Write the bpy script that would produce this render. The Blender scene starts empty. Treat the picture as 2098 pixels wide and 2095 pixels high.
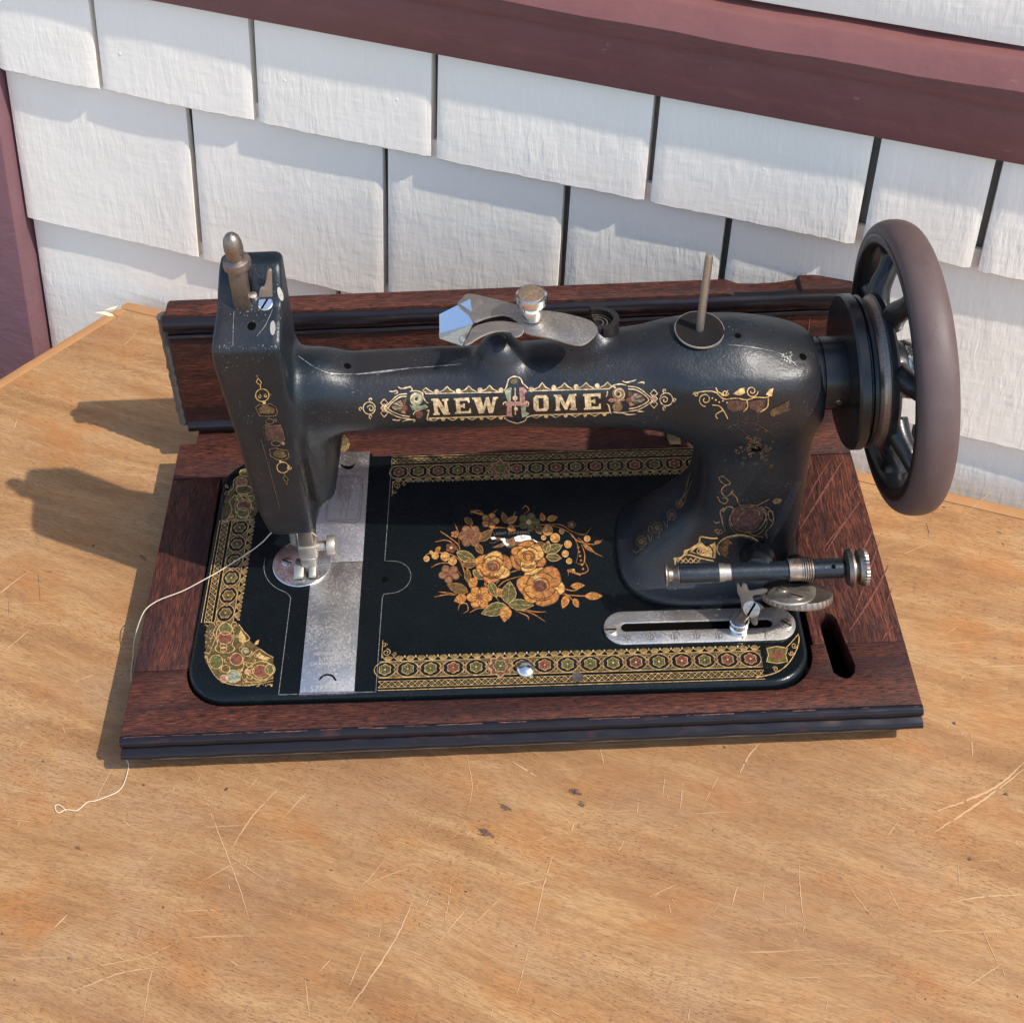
import bpy, bmesh, math, random
import numpy as np
from mathutils import Vector, Matrix
from mathutils.geometry import tessellate_polygon
from mathutils.bvhtree import BVHTree

rnd = random.Random(7)
PI = math.pi
scn = bpy.context.scene
COL = scn.collection

# ------------------------------------------------------------------ camera
FPX, PPX, PPY = 3105.16, 1038.61, 295.90          # focal length and optical centre in photo pixels
CAM = np.array([0.23157527, -0.5179992, 0.77108228])
EUL = (math.radians(54.77226), math.radians(1.685272), math.radians(-1.436596))
cam = bpy.data.cameras.new('camera')
cam.sensor_width = 36.0
cam.lens = 36.0 * FPX / 2098.0
cam.shift_x = (1049.0 - PPX) / 2098.0
cam.shift_y = (PPY - 1047.5) / 2098.0
cam.clip_start = 0.01
cam.clip_end = 400.0
cam_ob = bpy.data.objects.new('camera', cam)
cam_ob.location = CAM
cam_ob.rotation_euler = EUL
COL.objects.link(cam_ob)
scn.camera = cam_ob

# ------------------------------------------------------------------ sky and sun
SUN = Vector((0.70, -0.365, 1.0)).normalized()
w = bpy.data.worlds.new('World')
scn.world = w
w.use_nodes = True
wn = w.node_tree.nodes
sky = wn.new('ShaderNodeTexSky')
sky.sky_type = 'NISHITA'
sky.sun_disc = False
sky.sun_elevation = math.asin(SUN.z)
sky.sun_rotation = math.atan2(SUN.x, SUN.y)
sky.air_density = 1.0
sky.dust_density = 0.9
sky.ozone_density = 0.9
bg = wn['Background']
bg.inputs['Strength'].default_value = 0.15
w.node_tree.links.new(sky.outputs['Color'], bg.inputs['Color'])
sun = bpy.data.lights.new('sun', 'SUN')
sun.energy = 2.55
sun.angle = math.radians(0.6)
sun.color = (1.0, 0.94, 0.85)
sun_ob = bpy.data.objects.new('sun', sun)
sun_ob.rotation_euler = SUN.to_track_quat('Z', 'Y').to_euler()
sun_ob.location = (2, -1, 3)
COL.objects.link(sun_ob)
vs = scn.view_settings
vs.view_transform = 'Standard'
vs.look = 'None'
vs.exposure = 1.10
vs.gamma = 1.0
vs.use_curve_mapping = False

# ------------------------------------------------------------------ photo pixel -> place
def _rot(rx, ry, rz):
    cx, sx, cy, sy, cz, sz = math.cos(rx), math.sin(rx), math.cos(ry), math.sin(ry), math.cos(rz), math.sin(rz)
    Rx = np.array([[1, 0, 0], [0, cx, -sx], [0, sx, cx]])
    Ry = np.array([[cy, 0, sy], [0, 1, 0], [-sy, 0, cy]])
    Rz = np.array([[cz, -sz, 0], [sz, cz, 0], [0, 0, 1]])
    return Rz @ Ry @ Rx
RC = _rot(*EUL)
def ray(u, v):
    return RC @ np.array([(u - PPX) / FPX, -(v - PPY) / FPX, -1.0])
def px(u, v, axis, val):
    d = ray(u, v)
    return CAM + d * ((val - CAM[axis]) / d[axis])
def pxp(u, v, P, n):
    d = ray(u, v)
    return CAM + d * (np.dot(np.asarray(P) - CAM, n) / np.dot(d, n))

# ------------------------------------------------------------------ object helpers
def tag(o, label=None, cat=None, group=None, kind=None):
    if label: o['label'] = label
    if cat: o['category'] = cat
    if group: o['group'] = group
    if kind: o['kind'] = kind
    return o
def thing(name, label, cat, loc=(0, 0, 0), group=None):
    o = bpy.data.objects.new(name, None)
    o.empty_display_size = 0.02
    o.location = loc
    COL.objects.link(o)
    return tag(o, label, cat, group)
def wloc(o):
    l = Vector((0, 0, 0))
    while o:
        l += o.location
        o = o.parent
    return l
def obj(name, verts, faces, mats, parent=None, smooth=None, origin=None, fmat=None, label=None):
    """one mesh object from world coordinates; its origin sits at its parent's base"""
    base = wloc(parent) if parent else Vector((0, 0, 0))
    org = Vector(origin) if origin is not None else base
    V = np.asarray(verts, float) - np.array(org)
    me = bpy.data.meshes.new(name)
    me.from_pydata(V.tolist(), [], [list(map(int, f)) for f in faces])
    if not isinstance(mats, (list, tuple)): mats = [mats]
    for m in mats: me.materials.append(m)
    if fmat is not None:
        me.polygons.foreach_set('material_index', np.asarray(fmat, dtype=np.int32))
    if smooth is not None:
        me.polygons.foreach_set('use_smooth', np.ones(len(me.polygons), dtype=bool))
        if smooth < 179: me.set_sharp_from_angle(angle=math.radians(smooth))
    me.update()
    o = bpy.data.objects.new(name, me)
    COL.objects.link(o)
    if parent:
        o.parent = parent
    o.location = org - base
    if label: o['label'] = label
    return o
class MB:
    """collects shapes into one mesh"""
    def __init__(s): s.v = []; s.f = []
    def add(s, v, f):
        n = len(s.v); s.v.extend([tuple(a) for a in v]); s.f.extend([[i + n for i in q] for q in f]); return s
    def build(s, name, mats, parent=None, smooth=35, **k): return obj(name, s.v, s.f, mats, parent, smooth, **k)
def rbox(lo, hi, bev=0.0, seg=2):
    bm = bmesh.new()
    bmesh.ops.create_cube(bm, size=1.0)
    lo = np.array(lo); hi = np.array(hi)
    for v in bm.verts:
        v.co = Vector(((lo + hi) / 2 + np.array(v.co) * (hi - lo)).tolist())
    if bev > 0:
        bmesh.ops.bevel(bm, geom=bm.edges[:], offset=bev, segments=seg, affect='EDGES', profile=0.5)
    bm.verts.ensure_lookup_table(); bm.verts.index_update()
    v = [tuple(a.co) for a in bm.verts]; f = [[a.index for a in q.verts] for q in bm.faces]
    bm.free()
    return v, f
def xform(vf, M):
    return [tuple(M @ Vector(a)) for a in vf[0]], vf[1]
def frame(axis):
    a = Vector(axis).normalized()
    t = Vector((0, 0, 1)) if abs(a.z) < 0.9 else Vector((0, 1, 0))
    u = t.cross(a).normalized(); return a, u, a.cross(u)
def lathe(prof, c, axis=(0, 0, 1), seg=48, knurl=None, caps=True):
    """prof: [(radius, height)] along axis from c; radius 0 closes"""
    a, u, w_ = frame(axis); c = Vector(c); v = []; f = []
    for i, (r, h) in enumerate(prof):
        for k in range(seg):
            t = 2 * PI * k / seg
            rr = r
            if knurl and i in knurl and k % 2: rr = r * 0.955
            v.append(tuple(c + a * h + (u * math.cos(t) + w_ * math.sin(t)) * rr))
    for i in range(len(prof) - 1):
        for k in range(seg):
            k2 = (k + 1) % seg
            f.append([i * seg + k, i * seg + k2, (i + 1) * seg + k2, (i + 1) * seg + k])
    for i, flip in ((0, True), (len(prof) - 1, False)) if caps else ():
        if prof[i][0] > 1e-7:
            q = [i * seg + k for k in range(seg)]
            f.append(q[::-1] if flip else q)
    return v, f
def tube(pts, rad, seg=10, closed=False):
    P = [Vector(p) for p in pts]; n = len(P); v = []; f = []
    R = rad if isinstance(rad, (list, tuple)) else [rad] * n
    up = None
    for i in range(n):
        t = (P[(i + 1) % n] - P[i - 1]) if (closed or 0 < i < n - 1) else (P[1] - P[0] if i == 0 else P[-1] - P[-2])
        t.normalize()
        if up is None:
            up = Vector((0, 0, 1)) if abs(t.z) < 0.9 else Vector((1, 0, 0))
        up = (up - t * up.dot(t)).normalized()
        s = t.cross(up)
        for k in range(seg):
            a = 2 * PI * k / seg
            v.append(tuple(P[i] + (up * math.cos(a) + s * math.sin(a)) * R[i]))
    m = n if closed else n - 1
    for i in range(m):
        j = (i + 1) % n
        for k in range(seg):
            k2 = (k + 1) % seg
            f.append([i * seg + k, j * seg + k, j * seg + k2, i * seg + k2])
    if not closed:
        f.append([k for k in range(seg)]); f.append([(n - 1) * seg + k for k in range(seg)][::-1])
    return v, f
def _area(p):
    return 0.5 * sum(p[i][0] * p[(i + 1) % len(p)][1] - p[(i + 1) % len(p)][0] * p[i][1] for i in range(len(p)))
def _inset(p, d):
    n = len(p); out = []
    for i in range(n):
        a = np.array(p[i - 1]); b = np.array(p[i]); c = np.array(p[(i + 1) % n])
        e1 = b - a; e2 = c - b
        n1 = np.array([-e1[1], e1[0]]) / (np.linalg.norm(e1) + 1e-12); n2 = np.array([-e2[1], e2[0]]) / (np.linalg.norm(e2) + 1e-12)
        m = n1 + n2; k = np.dot(m, n1)
        out.append(tuple(b + m * (d / max(k, 0.4))))
    return out
def plate(outer, holes, z0, z1, bev=0.0004, seg=2, fmap=None):
    """flat piece with outline, holes and rounded top and bottom edges; fmap maps (u, v, z) to the world"""
    loops = []
    for i, l in enumerate([outer] + list(holes)):
        l = [tuple(a) for a in l]
        if (_area(l) > 0) != (i == 0): l = l[::-1]
        loops.append(l)
    v = []; f = []
    rings = []
    if bev > 0:
        for k in range(seg + 1): rings.append((bev * (1 - math.sin(PI / 2 * k / seg)), z0 + bev * (1 - math.cos(PI / 2 * k / seg))))
        for k in range(seg + 1): rings.append((bev * (1 - math.cos(PI / 2 * k / seg)), z1 - bev * (1 - math.sin(PI / 2 * k / seg))))
    else:
        rings = [(0, z0), (0, z1)]
    first = []; last = []
    for l in loops:
        idx = []
        for d, z in rings:
            q = _inset(l, d) if d > 0 else l
            idx.append(list(range(len(v), len(v) + len(q))))
            v.extend([(a[0], a[1], z) for a in q])
        n = len(l)
        for r in range(len(rings) - 1):
            for k in range(n):
                k2 = (k + 1) % n
                f.append([idx[r][k], idx[r][k2], idx[r + 1][k2], idx[r + 1][k]])
        first.append(idx[0]); last.append(idx[-1])
    for grp, top in ((last, True), (first, False)):
        flat = [i for g in grp for i in g]
        tri = tessellate_polygon([[Vector((v[i][0], v[i][1], 0)) for i in g] for g in grp])
        for t in tri:
            q = [flat[i] for i in t]
            A = _area([v[i] for i in q])
            if abs(A) < 1e-14: continue
            f.append(q if (A > 0) == top else q[::-1])
    if fmap: v = [tuple(fmap(*a)) for a in v]
    return v, f
def rrect(x0, x1, y0, y1, r, n=10):
    o = []
    for cx, cy, a0 in ((x1 - r, y0 + r, -90), (x1 - r, y1 - r, 0), (x0 + r, y1 - r, 90), (x0 + r, y0 + r, 180)):
        for k in range(n + 1):
            a = math.radians(a0 + 90 * k / n); o.append((cx + r * math.cos(a), cy + r * math.sin(a)))
    return o
def arc(cx, cy, r, a0, a1, n=12, ry=None):
    ry = r if ry is None else ry
    return [(cx + r * math.cos(math.radians(a0 + (a1 - a0) * k / n)), cy + ry * math.sin(math.radians(a0 + (a1 - a0) * k / n))) for k in range(n + 1)]
def spline(P, n=8, closed=False):
    P = [np.array(p, float) for p in P]; m = len(P); o = []
    for i in range(m if closed else m - 1):
        p1 = P[i]; p2 = P[(i + 1) % m]
        p0 = P[i - 1] if (closed or i > 0) else 2 * p1 - p2
        p3 = P[(i + 2) % m] if (closed or i < m - 2) else 2 * p2 - p1
        for k in range(n):
            t = k / n
            o.append(0.5 * ((2 * p1) + (-p0 + p2) * t + (2 * p0 - 5 * p1 + 4 * p2 - p3) * t * t + (-p0 + 3 * p1 - 3 * p2 + p3) * t ** 3))
    if not closed: o.append(P[-1])
    return [tuple(a) for a in o]

# ------------------------------------------------------------------ materials
class NT:
    def __init__(s, name):
        s.m = bpy.data.materials.new(name); s.m.use_nodes = True
        s.t = s.m.node_tree; s.p = s.t.nodes['Principled BSDF']
        s._tc = None
    def n(s, typ, **k):
        a = s.t.nodes.new(typ)
        for q, v in k.items(): setattr(a, q, v)
        return a
    def l(s, a, b):
        if hasattr(a, 'is_output') or hasattr(a, 'links'): s.t.links.new(a, b)
        else: b.default_value = a
    def co(s, which='Object'):
        if not s._tc: s._tc = s.n('ShaderNodeTexCoord')
        return s._tc.outputs[which]
    def rand(s): return s.n('ShaderNodeObjectInfo').outputs['Random']
    def mp(s, vec, scale=(1, 1, 1), rot=(0, 0, 0), loc=(0, 0, 0)):
        a = s.n('ShaderNodeMapping'); s.l(vec, a.inputs['Vector'])
        a.inputs['Scale'].default_value = scale; a.inputs['Rotation'].default_value = rot
        s.l(loc, a.inputs['Location']); return a.outputs['Vector']
    def noise(s, vec, scale=5, detail=4, rough=0.55, dist=0.0):
        a = s.n('ShaderNodeTexNoise'); s.l(vec, a.inputs['Vector'])
        a.inputs['Scale'].default_value = scale; a.inputs['Detail'].default_value = detail
        a.inputs['Roughness'].default_value = rough; a.inputs['Distortion'].default_value = dist
        return a.outputs['Fac']
    def vor(s, vec, scale, feature='F1', out='Distance', rnd_=1.0):
        a = s.n('ShaderNodeTexVoronoi', feature=feature); s.l(vec, a.inputs['Vector']); a.inputs['Scale'].default_value = scale
        a.inputs['Randomness'].default_value = rnd_
        return a.outputs[out]
    def ma(s, op, a, b=0.5, c=0.5):
        q = s.n('ShaderNodeMath', operation=op)
        for i, v in enumerate((a, b, c)):
            s.l(v, q.inputs[i])
        return q.outputs[0]
    def ramp(s, fac, stops, interp='LINEAR'):
        a = s.n('ShaderNodeValToRGB'); s.l(fac, a.inputs['Fac']); r = a.color_ramp; r.interpolation = interp
        while len(r.elements) < len(stops): r.elements.new(0.5)
        for e, (p, c) in zip(r.elements, stops):
            e.position = p; e.color = (c, c, c, 1) if isinstance(c, (int, float)) else (*c, 1)
        return a.outputs['Color']
    def mix(s, fac, a, b, blend='MIX'):
        q = s.n('ShaderNodeMix', data_type='RGBA', blend_type=blend)
        s.l(fac, q.inputs[0])
        for v, i in ((a, 6), (b, 7)):
            s.l((*v, 1) if isinstance(v, tuple) and len(v) == 3 else v, q.inputs[i])
        return q.outputs[2]
    def bump(s, h, strength=0.3, dist=0.001, normal=None):
        a = s.n('ShaderNodeBump'); s.l(h, a.inputs['Height'])
        a.inputs['Strength'].default_value = strength; a.inputs['Distance'].default_value = dist
        if normal is not None: s.l(normal, a.inputs['Normal'])
        return a.outputs['Normal']
    def out(s, color=None, rough=None, metal=None, normal=None, spec=None, coat=None, coat_rough=None):
        for k, v in (('Base Color', color), ('Roughness', rough), ('Metallic', metal), ('Normal', normal), ('Specular IOR Level', spec), ('Coat Weight', coat), ('Coat Roughness', coat_rough)):
            if v is None: continue
            if k == 'Base Color' and isinstance(v, tuple): v = (*v, 1)
            s.l(v, s.p.inputs[k])
        return s.m

def m_black(name, rough=0.36, tint=(0.007, 0.010, 0.014), brown=0.0, dust=1.0, spec=0.5, grain=1.0):
    t = NT(name); c = t.co()
    n2 = t.noise(c, 60, 4, 0.6); n3 = t.noise(c, 12, 3, 0.5)
    spk = t.ramp(t.noise(c, 1000, 2, 0.6), [(0.66, 0.0), (0.72, 1.0)])
    patch = t.ramp(n2, [(0.46, 0.0), (0.66, 1.0)])
    dustf = t.ma('MULTIPLY', t.ma('MULTIPLY', spk, patch), 0.35 * dust)
    base = t.mix(t.ma('MULTIPLY', t.ramp(n3, [(0.42, 0.0), (0.62, 1.0)]), brown), tint, (0.034, 0.021, 0.015))
    col = t.mix(dustf, base, (0.34, 0.33, 0.31))
    rg = t.ma('ADD', t.ma('MULTIPLY', n2, 0.24), rough - 0.12)
    nm = t.bump(t.noise(c, 620, 2, 0.6), 0.22 * grain, 0.0006, t.bump(t.noise(c, 150, 3, 0.6), 0.14 * grain, 0.0014))
    return t.out(col, rg, 0.0, nm, spec)
def m_metal(name, col=(0.50, 0.47, 0.43), rough=0.32, stain=(0.20, 0.14, 0.09), amt=0.5, metal=1.0, scale=1.0):
    t = NT(name); c = t.co()
    n1 = t.noise(c, 900 * scale, 4, 0.7); n2 = t.noise(c, 55 * scale, 4, 0.6)
    f = t.ma('MULTIPLY', t.ramp(t.ma('ADD', t.ma('MULTIPLY', n1, 0.75), t.ma('MULTIPLY', n2, 0.35)), [(0.54, 0.0), (0.66, 1.0)]), amt)
    cc = t.mix(f, col, stain)
    rg = t.ma('ADD', t.ma('MULTIPLY', f, 0.30), t.ma('ADD', t.ma('MULTIPLY', n2, 0.05), rough - 0.02))
    return t.out(cc, rg, t.ma('SUBTRACT', metal, t.ma('MULTIPLY', f, 0.5)), t.bump(n1, 0.15, 0.0004), 0.5)
def m_plain(name, col, rough=0.5, metal=0.0, var=0.25, scale=80, bump=0.2, bscale=400, spec=0.5):
    t = NT(name); c = t.co()
    n1 = t.noise(c, scale, 4, 0.6)
    cc = t.mix(n1, tuple(a * (1 - var) for a in col), tuple(min(1, a * (1 + var)) for a in col))
    return t.out(cc, t.ma('ADD', t.ma('MULTIPLY', n1, 0.2), rough - 0.1), metal, t.bump(t.noise(c, bscale, 4, 0.6), bump, 0.0006), spec)
def m_mahog(name, grain='x', black=0.0, gloss=0.34, ray=False):
    """dark red stained oak: long dark pores on red-brown ground"""
    t = NT(name); c = t.co()
    # stretch along the grain
    sc = {'x': (1, 11, 11), 'y': (11, 1, 11)}[grain]
    d = t.noise(c, 9, 2, 0.5)
    wv = t.n('ShaderNodeVectorMath', operation='ADD'); t.l(c, wv.inputs[0])
    cmb = t.n('ShaderNodeCombineXYZ'); k = t.ma('MULTIPLY', t.ma('SUBTRACT', d, 0.5), 0.012)
    t.l(k, cmb.inputs[1 if grain == 'x' else 0]); t.l(cmb.outputs[0], wv.inputs[1])
    v = wv.outputs[0]
    g1 = t.noise(t.mp(v, sc), 85, 5, 0.68); g2 = t.noise(t.mp(v, tuple(a * 0.4 for a in sc)), 14, 4, 0.65)
    pores = t.ramp(t.noise(t.mp(v, sc), 170, 3, 0.6), [(0.40, 0.0), (0.54, 1.0)])
    red = t.ramp(g1, [(0.30, (0.024, 0.009, 0.008)), (0.50, (0.070, 0.020, 0.012)), (0.72, (0.160, 0.048, 0.024))])
    col = t.mix(t.ramp(g2, [(0.42, 0.0), (0.64, 0.85)]), red, (0.026, 0.011, 0.011))
    col = t.mix(t.ma('MULTIPLY', t.ma('SUBTRACT', 1.0, pores), 0.70), col, (0.012, 0.006, 0.006))
    if ray:
        rv = t.noise(t.mp(v, (18, 1.3, 1), (0, 0, math.radians(-33))), 26, 2, 0.5)
        rm = t.ma('MULTIPLY', t.ramp(rv, [(0.60, 0.0), (0.655, 1.0)]), t.ramp(t.noise(c, 30, 2), [(0.42, 0.0), (0.6, 1.0)]))
        col = t.mix(t.ma('MULTIPLY', rm, 0.75), col, (0.17, 0.048, 0.032))
    wear = t.ramp(t.noise(c, 420, 3, 0.7), [(0.66, 0.0), (0.74, 1.0)])
    col = t.mix(t.ma('MULTIPLY', wear, 0.35), col, (0.20, 0.11, 0.09))
    if black: col = t.mix(t.ma('MULTIPLY', t.ramp(t.noise(t.mp(v, sc), 16, 4, 0.6), [(0.25, 1.0), (0.62, 0.55)]), black), col, (0.010, 0.009, 0.011))
    rg = t.ma('ADD', t.ma('MULTIPLY', g1, 0.25), gloss)
    nm = t.bump(pores, 0.35, 0.0006, t.bump(t.noise(c, 300, 3), 0.2, 0.0008))
    return t.out(col, rg, 0.0, nm, 0.22)
def m_table(name):
    """worn light walnut top, grain along the back edge"""
    t = NT(name); c = t.mp(t.co(), (1, 1, 1), (0, 0, math.radians(21)))
    d = t.noise(c, 4, 2, 0.5)
    cmb = t.n('ShaderNodeCombineXYZ'); t.l(t.ma('MULTIPLY', t.ma('SUBTRACT', d, 0.5), 0.05), cmb.inputs[1])
    wv = t.n('ShaderNodeVectorMath', operation='ADD'); t.l(c, wv.inputs[0]); t.l(cmb.outputs[0], wv.inputs[1]); v = wv.outputs[0]
    bands = t.noise(t.mp(v, (1.0, 9, 1)), 9.0, 5, 0.65)
    fine = t.noise(t.mp(v, (1.0, 9, 1)), 130, 4, 0.7)
    patch = t.noise(t.mp(c, (1, 2, 1)), 16, 6, 0.68)
    patch2 = t.noise(t.mp(c, (1, 1.3, 1), loc=(3.1, 1.7, 0)), 15, 5, 0.66)
    patch3 = t.noise(t.mp(c, (1, 1.4, 1), loc=(7.1, 4.2, 0)), 4.5, 3, 0.55)
    col = t.ramp(bands, [(0.30, (0.255, 0.122, 0.048)), (0.48, (0.345, 0.183, 0.074)), (0.64, (0.425, 0.248, 0.108)), (0.80, (0.330, 0.168, 0.062))])
    col = t.mix(t.ramp(patch, [(0.50, 0.0), (0.66, 0.70)]), col, (0.375, 0.150, 0.043))     # orange varnish left
    col = t.mix(t.ramp(patch2, [(0.48, 0.0), (0.70, 0.55)]), col, (0.375, 0.24, 0.128))      # bare, greyed
    col = t.mix(t.ramp(patch3, [(0.50, 0.0), (0.70, 0.50)]), col, (0.235, 0.125, 0.065))    # darker wood tone, partly painting in a soft shadow
    col = t.mix(t.ramp(fine, [(0.36, 0.55), (0.56, 0.0)]), col, (0.185, 0.088, 0.040))
    pn = t.noise(t.mp(v, (1.0, 8.0, 1)), 300, 2, 0.5)
    pores = t.ma('MULTIPLY', t.ramp(pn, [(0.60, 0.0), (0.66, 1.0)]), t.ramp(t.noise(t.mp(c, (1, 2.5, 1)), 13, 3), [(0.34, 0.15), (0.62, 1.0)]))
    col = t.mix(t.ma('MULTIPLY', pores, 0.72), col, (0.075, 0.038, 0.022))
    sm = None
    for ang, sc_, th in ((72, 60, 0.70), (48, 52, 0.71), (98, 45, 0.715), (20, 48, 0.72)):
        q = t.noise(t.mp(t.co(), (0.9, 40, 1), (0, 0, math.radians(-ang))), sc_ / 3.6, 2, 0.5)
        r_ = t.ramp(q, [(th, 0.0), (th + 0.04, 1.0)])
        sm = r_ if sm is None else t.ma('MAXIMUM', sm, r_)
    sm = t.ma('MULTIPLY', sm, t.ramp(t.noise(c, 14, 2), [(0.42, 0.0), (0.62, 0.55)]))
    col = t.mix(sm, col, (0.50, 0.32, 0.17))
    spots = t.ramp(t.noise(c, 170, 2, 0.4), [(0.765, 0.0), (0.785, 1.0)])
    col = t.mix(t.ma('MULTIPLY', spots, 0.8), col, (0.05, 0.032, 0.024))
    rg = t.ma('ADD', t.ma('MULTIPLY', patch2, 0.25), 0.45)
    nm = t.bump(t.ma('ADD', t.ma('MULTIPLY', pores, -0.8), t.ma('MULTIPLY', fine, 0.6)), 0.5, 0.0007)
    return t.out(col, rg, 0.0, nm, 0.3)
def m_shingle(name):
    """thick off-white house paint over sawn cedar"""
    t = NT(name); r = t.rand()
    cmb = t.n('ShaderNodeCombineXYZ'); t.l(t.ma('MULTIPLY', r, 7.3), cmb.inputs[0]); t.l(t.ma('MULTIPLY', r, 3.1), cmb.inputs[2])
    wv = t.n('ShaderNodeVectorMath', operation='ADD'); t.l(t.co(), wv.inputs[0]); t.l(cmb.outputs[0], wv.inputs[1]); v = wv.outputs[0]
    g = t.noise(t.mp(v, (1, 1, 0.16)), 230, 3, 0.6, 0.4)
    g2 = t.noise(t.mp(v, (1, 1, 0.2)), 110, 3, 0.6)
    saw = t.noise(t.mp(v, (0.12, 1, 1.4), (0, math.radians(8), 0)), 160, 2, 0.5)
    area = t.ramp(t.noise(v, 16, 3), [(0.35, 0.35), (0.65, 1.0)])
    h = t.ma('ADD', t.ma('MULTIPLY', t.ma('ADD', t.ma('MULTIPLY', g, 1.0), t.ma('MULTIPLY', g2, 0.9)), area), t.ma('MULTIPLY', saw, 0.35))
    col = t.mix(t.noise(v, 22, 4), (0.80, 0.720, 0.615), (0.85, 0.778, 0.675))
    return t.out(col, 0.52, 0.0, t.bump(h, 0.5, 0.0013), 0.3)
def m_trim(name, col=(0.175, 0.065, 0.062), rough=0.30):
    t = NT(name); c = t.co()
    g = t.noise(t.mp(c, (0.09, 1, 1)), 190, 4, 0.65)
    n = t.noise(c, 30, 4)
    cc = t.mix(n, tuple(a * 0.86 for a in col), tuple(a * 1.14 for a in col))
    chip = t.ramp(t.noise(t.mp(c, (0.35, 1, 1)), 170, 3, 0.6), [(0.72, 0.0), (0.75, 1.0)])
    cc = t.mix(t.ma('MULTIPLY', chip, 0.35), cc, (0.30, 0.20, 0.17))
    return t.out(cc, t.ma('ADD', t.ma('MULTIPLY', n, 0.2), rough - 0.1), 0.0, t.bump(g, 0.4, 0.0010, t.bump(n, 0.3, 0.004)), 0.25)

M = {}
M['japan'] = m_black('black_japanned_iron', 0.34)
M['arm'] = m_black('black_japanned_arm', 0.41, (0.004, 0.008, 0.012), 0.35, 1.5, 0.45, 1.3)
M['japan_bed'] = m_black('black_japanned_bed', 0.27, (0.003, 0.005, 0.006), 0.0, 0.5, 0.25, 0.9)
M['wheel_black'] = m_black('black_wheel_enamel', 0.30, (0.007, 0.008, 0.009), 0.35, 0.2, 0.4, 0.5)
M['nickel'] = m_metal('worn_nickel_plate', (0.50, 0.455, 0.395), 0.42)
M['nickel_bright'] = m_metal('bright_nickel', (0.72, 0.71, 0.69), 0.14, (0.35, 0.28, 0.2), 0.25)
M['nickel_slide'] = m_metal('spotted_nickel_slide', (0.72, 0.685, 0.64), 0.36, (0.34, 0.27, 0.20), 0.45)
M['steel'] = m_metal('brown_steel', (0.27, 0.225, 0.19), 0.40, (0.13, 0.08, 0.055), 0.6)
M['brass'] = m_metal('dull_brass', (0.62, 0.47, 0.22), 0.36, (0.30, 0.20, 0.08), 0.6)
M['rim'] = m_plain('mauve_brown_wheel_rim', (0.088, 0.058, 0.053), 0.52, 0.0, 0.25, 60, 0.25, 420, 0.32)
M['bore'] = m_plain('dark_opening', (0.004, 0.0035, 0.003), 0.95, spec=0.0)
M['disc'] = m_black('black_felt_disc', 0.6, (0.008, 0.007, 0.007), 0.3, 1.5, 0.15)
M['nickel_mirror'] = m_metal('mirror_nickel', (0.82, 0.82, 0.82), 0.08, (0.45, 0.38, 0.3), 0.15)
M['mx'] = m_mahog('red_stained_oak_long', 'x')
M['my'] = m_mahog('red_stained_oak_cross', 'y')
M['myr'] = m_mahog('red_stained_oak_flecked', 'y', ray=True)
t_ = NT('dark_varnished_moulding'); c_ = t_.co(); n_ = t_.noise(t_.mp(c_, (0.25, 1, 1)), 120, 4, 0.6)
M['mould'] = t_.out(t_.mix(t_.ramp(n_, [(0.60, 0.0), (0.74, 1.0)]), (0.010, 0.008, 0.010), (0.050, 0.018, 0.015)), t_.ma('ADD', t_.ma('MULTIPLY', n_, 0.2), 0.14), 0.0, t_.bump(n_, 0.2, 0.0005), 0.28)
M['under2'] = m_plain('worn_grey_varnish', (0.075, 0.065, 0.058), 0.42, 0, 0.4, 120, 0.4, 300)
M['brass_cap'] = m_metal('rusty_knob_cap', (0.42, 0.31, 0.21), 0.5, (0.25, 0.14, 0.07), 0.7)
M['stamp2'] = m_plain('faint_stamped_mark', (0.30, 0.27, 0.24), 0.6)
M['guide'] = m_metal('brown_guide_steel', (0.20, 0.16, 0.125), 0.5, (0.10, 0.065, 0.045), 0.6)
M['stamp'] = m_plain('stamped_mark', (0.10, 0.085, 0.07), 0.7)
M['under'] = m_plain('raw_brown_underframe', (0.24, 0.19, 0.14), 0.7, 0, 0.3, 60)
M['table'] = m_table('worn_table_top')
M['band'] = m_plain('table_edge_band', (0.335, 0.165, 0.062), 0.5, 0, 0.2, 40, 0.2, 200)
M['raw'] = m_plain('split_raw_wood', (0.72, 0.52, 0.34), 0.8, 0, 0.15, 120)
M['scratch'] = m_plain('pale_scratch', (0.435, 0.265, 0.130), 0.7, 0, 0.12, 200)
M['stain'] = m_plain('dark_stain', (0.10, 0.055, 0.035), 0.6, 0, 0.3, 300)
M['shingle'] = m_shingle('off_white_shingle_paint')
M['sheath'] = m_plain('shade_toned_undercourse', (0.26, 0.23, 0.19), 0.8)  # off-white paint darkened to stand in for shade in the joints
M['trim'] = m_trim('mauve_brown_trim_paint', (0.165, 0.068, 0.062))
M['corner'] = m_trim('mauve_corner_paint', (0.17, 0.085, 0.095), 0.42)
M['sash'] = m_shingle('off_white_sash_paint')
M['ground'] = m_plain('pale_gravel_ground', (0.30, 0.28, 0.25), 0.9, 0, 0.5, 3, 0.5, 30)
M['thread'] = m_plain('cream_thread', (0.52, 0.42, 0.31), 0.8, 0, 0.1, 900)

# ================================================================== SETTING
ZT = -0.030                     # table top; the machine board's upper face is z = 0
ZG = ZT - 0.74
g = obj('ground', [(-60, -60, ZG), (60, -60, ZG), (60, 60, ZG), (-60, 60, ZG)], [[0, 1, 2, 3]], M['ground'])
tag(g, kind='structure')

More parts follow.
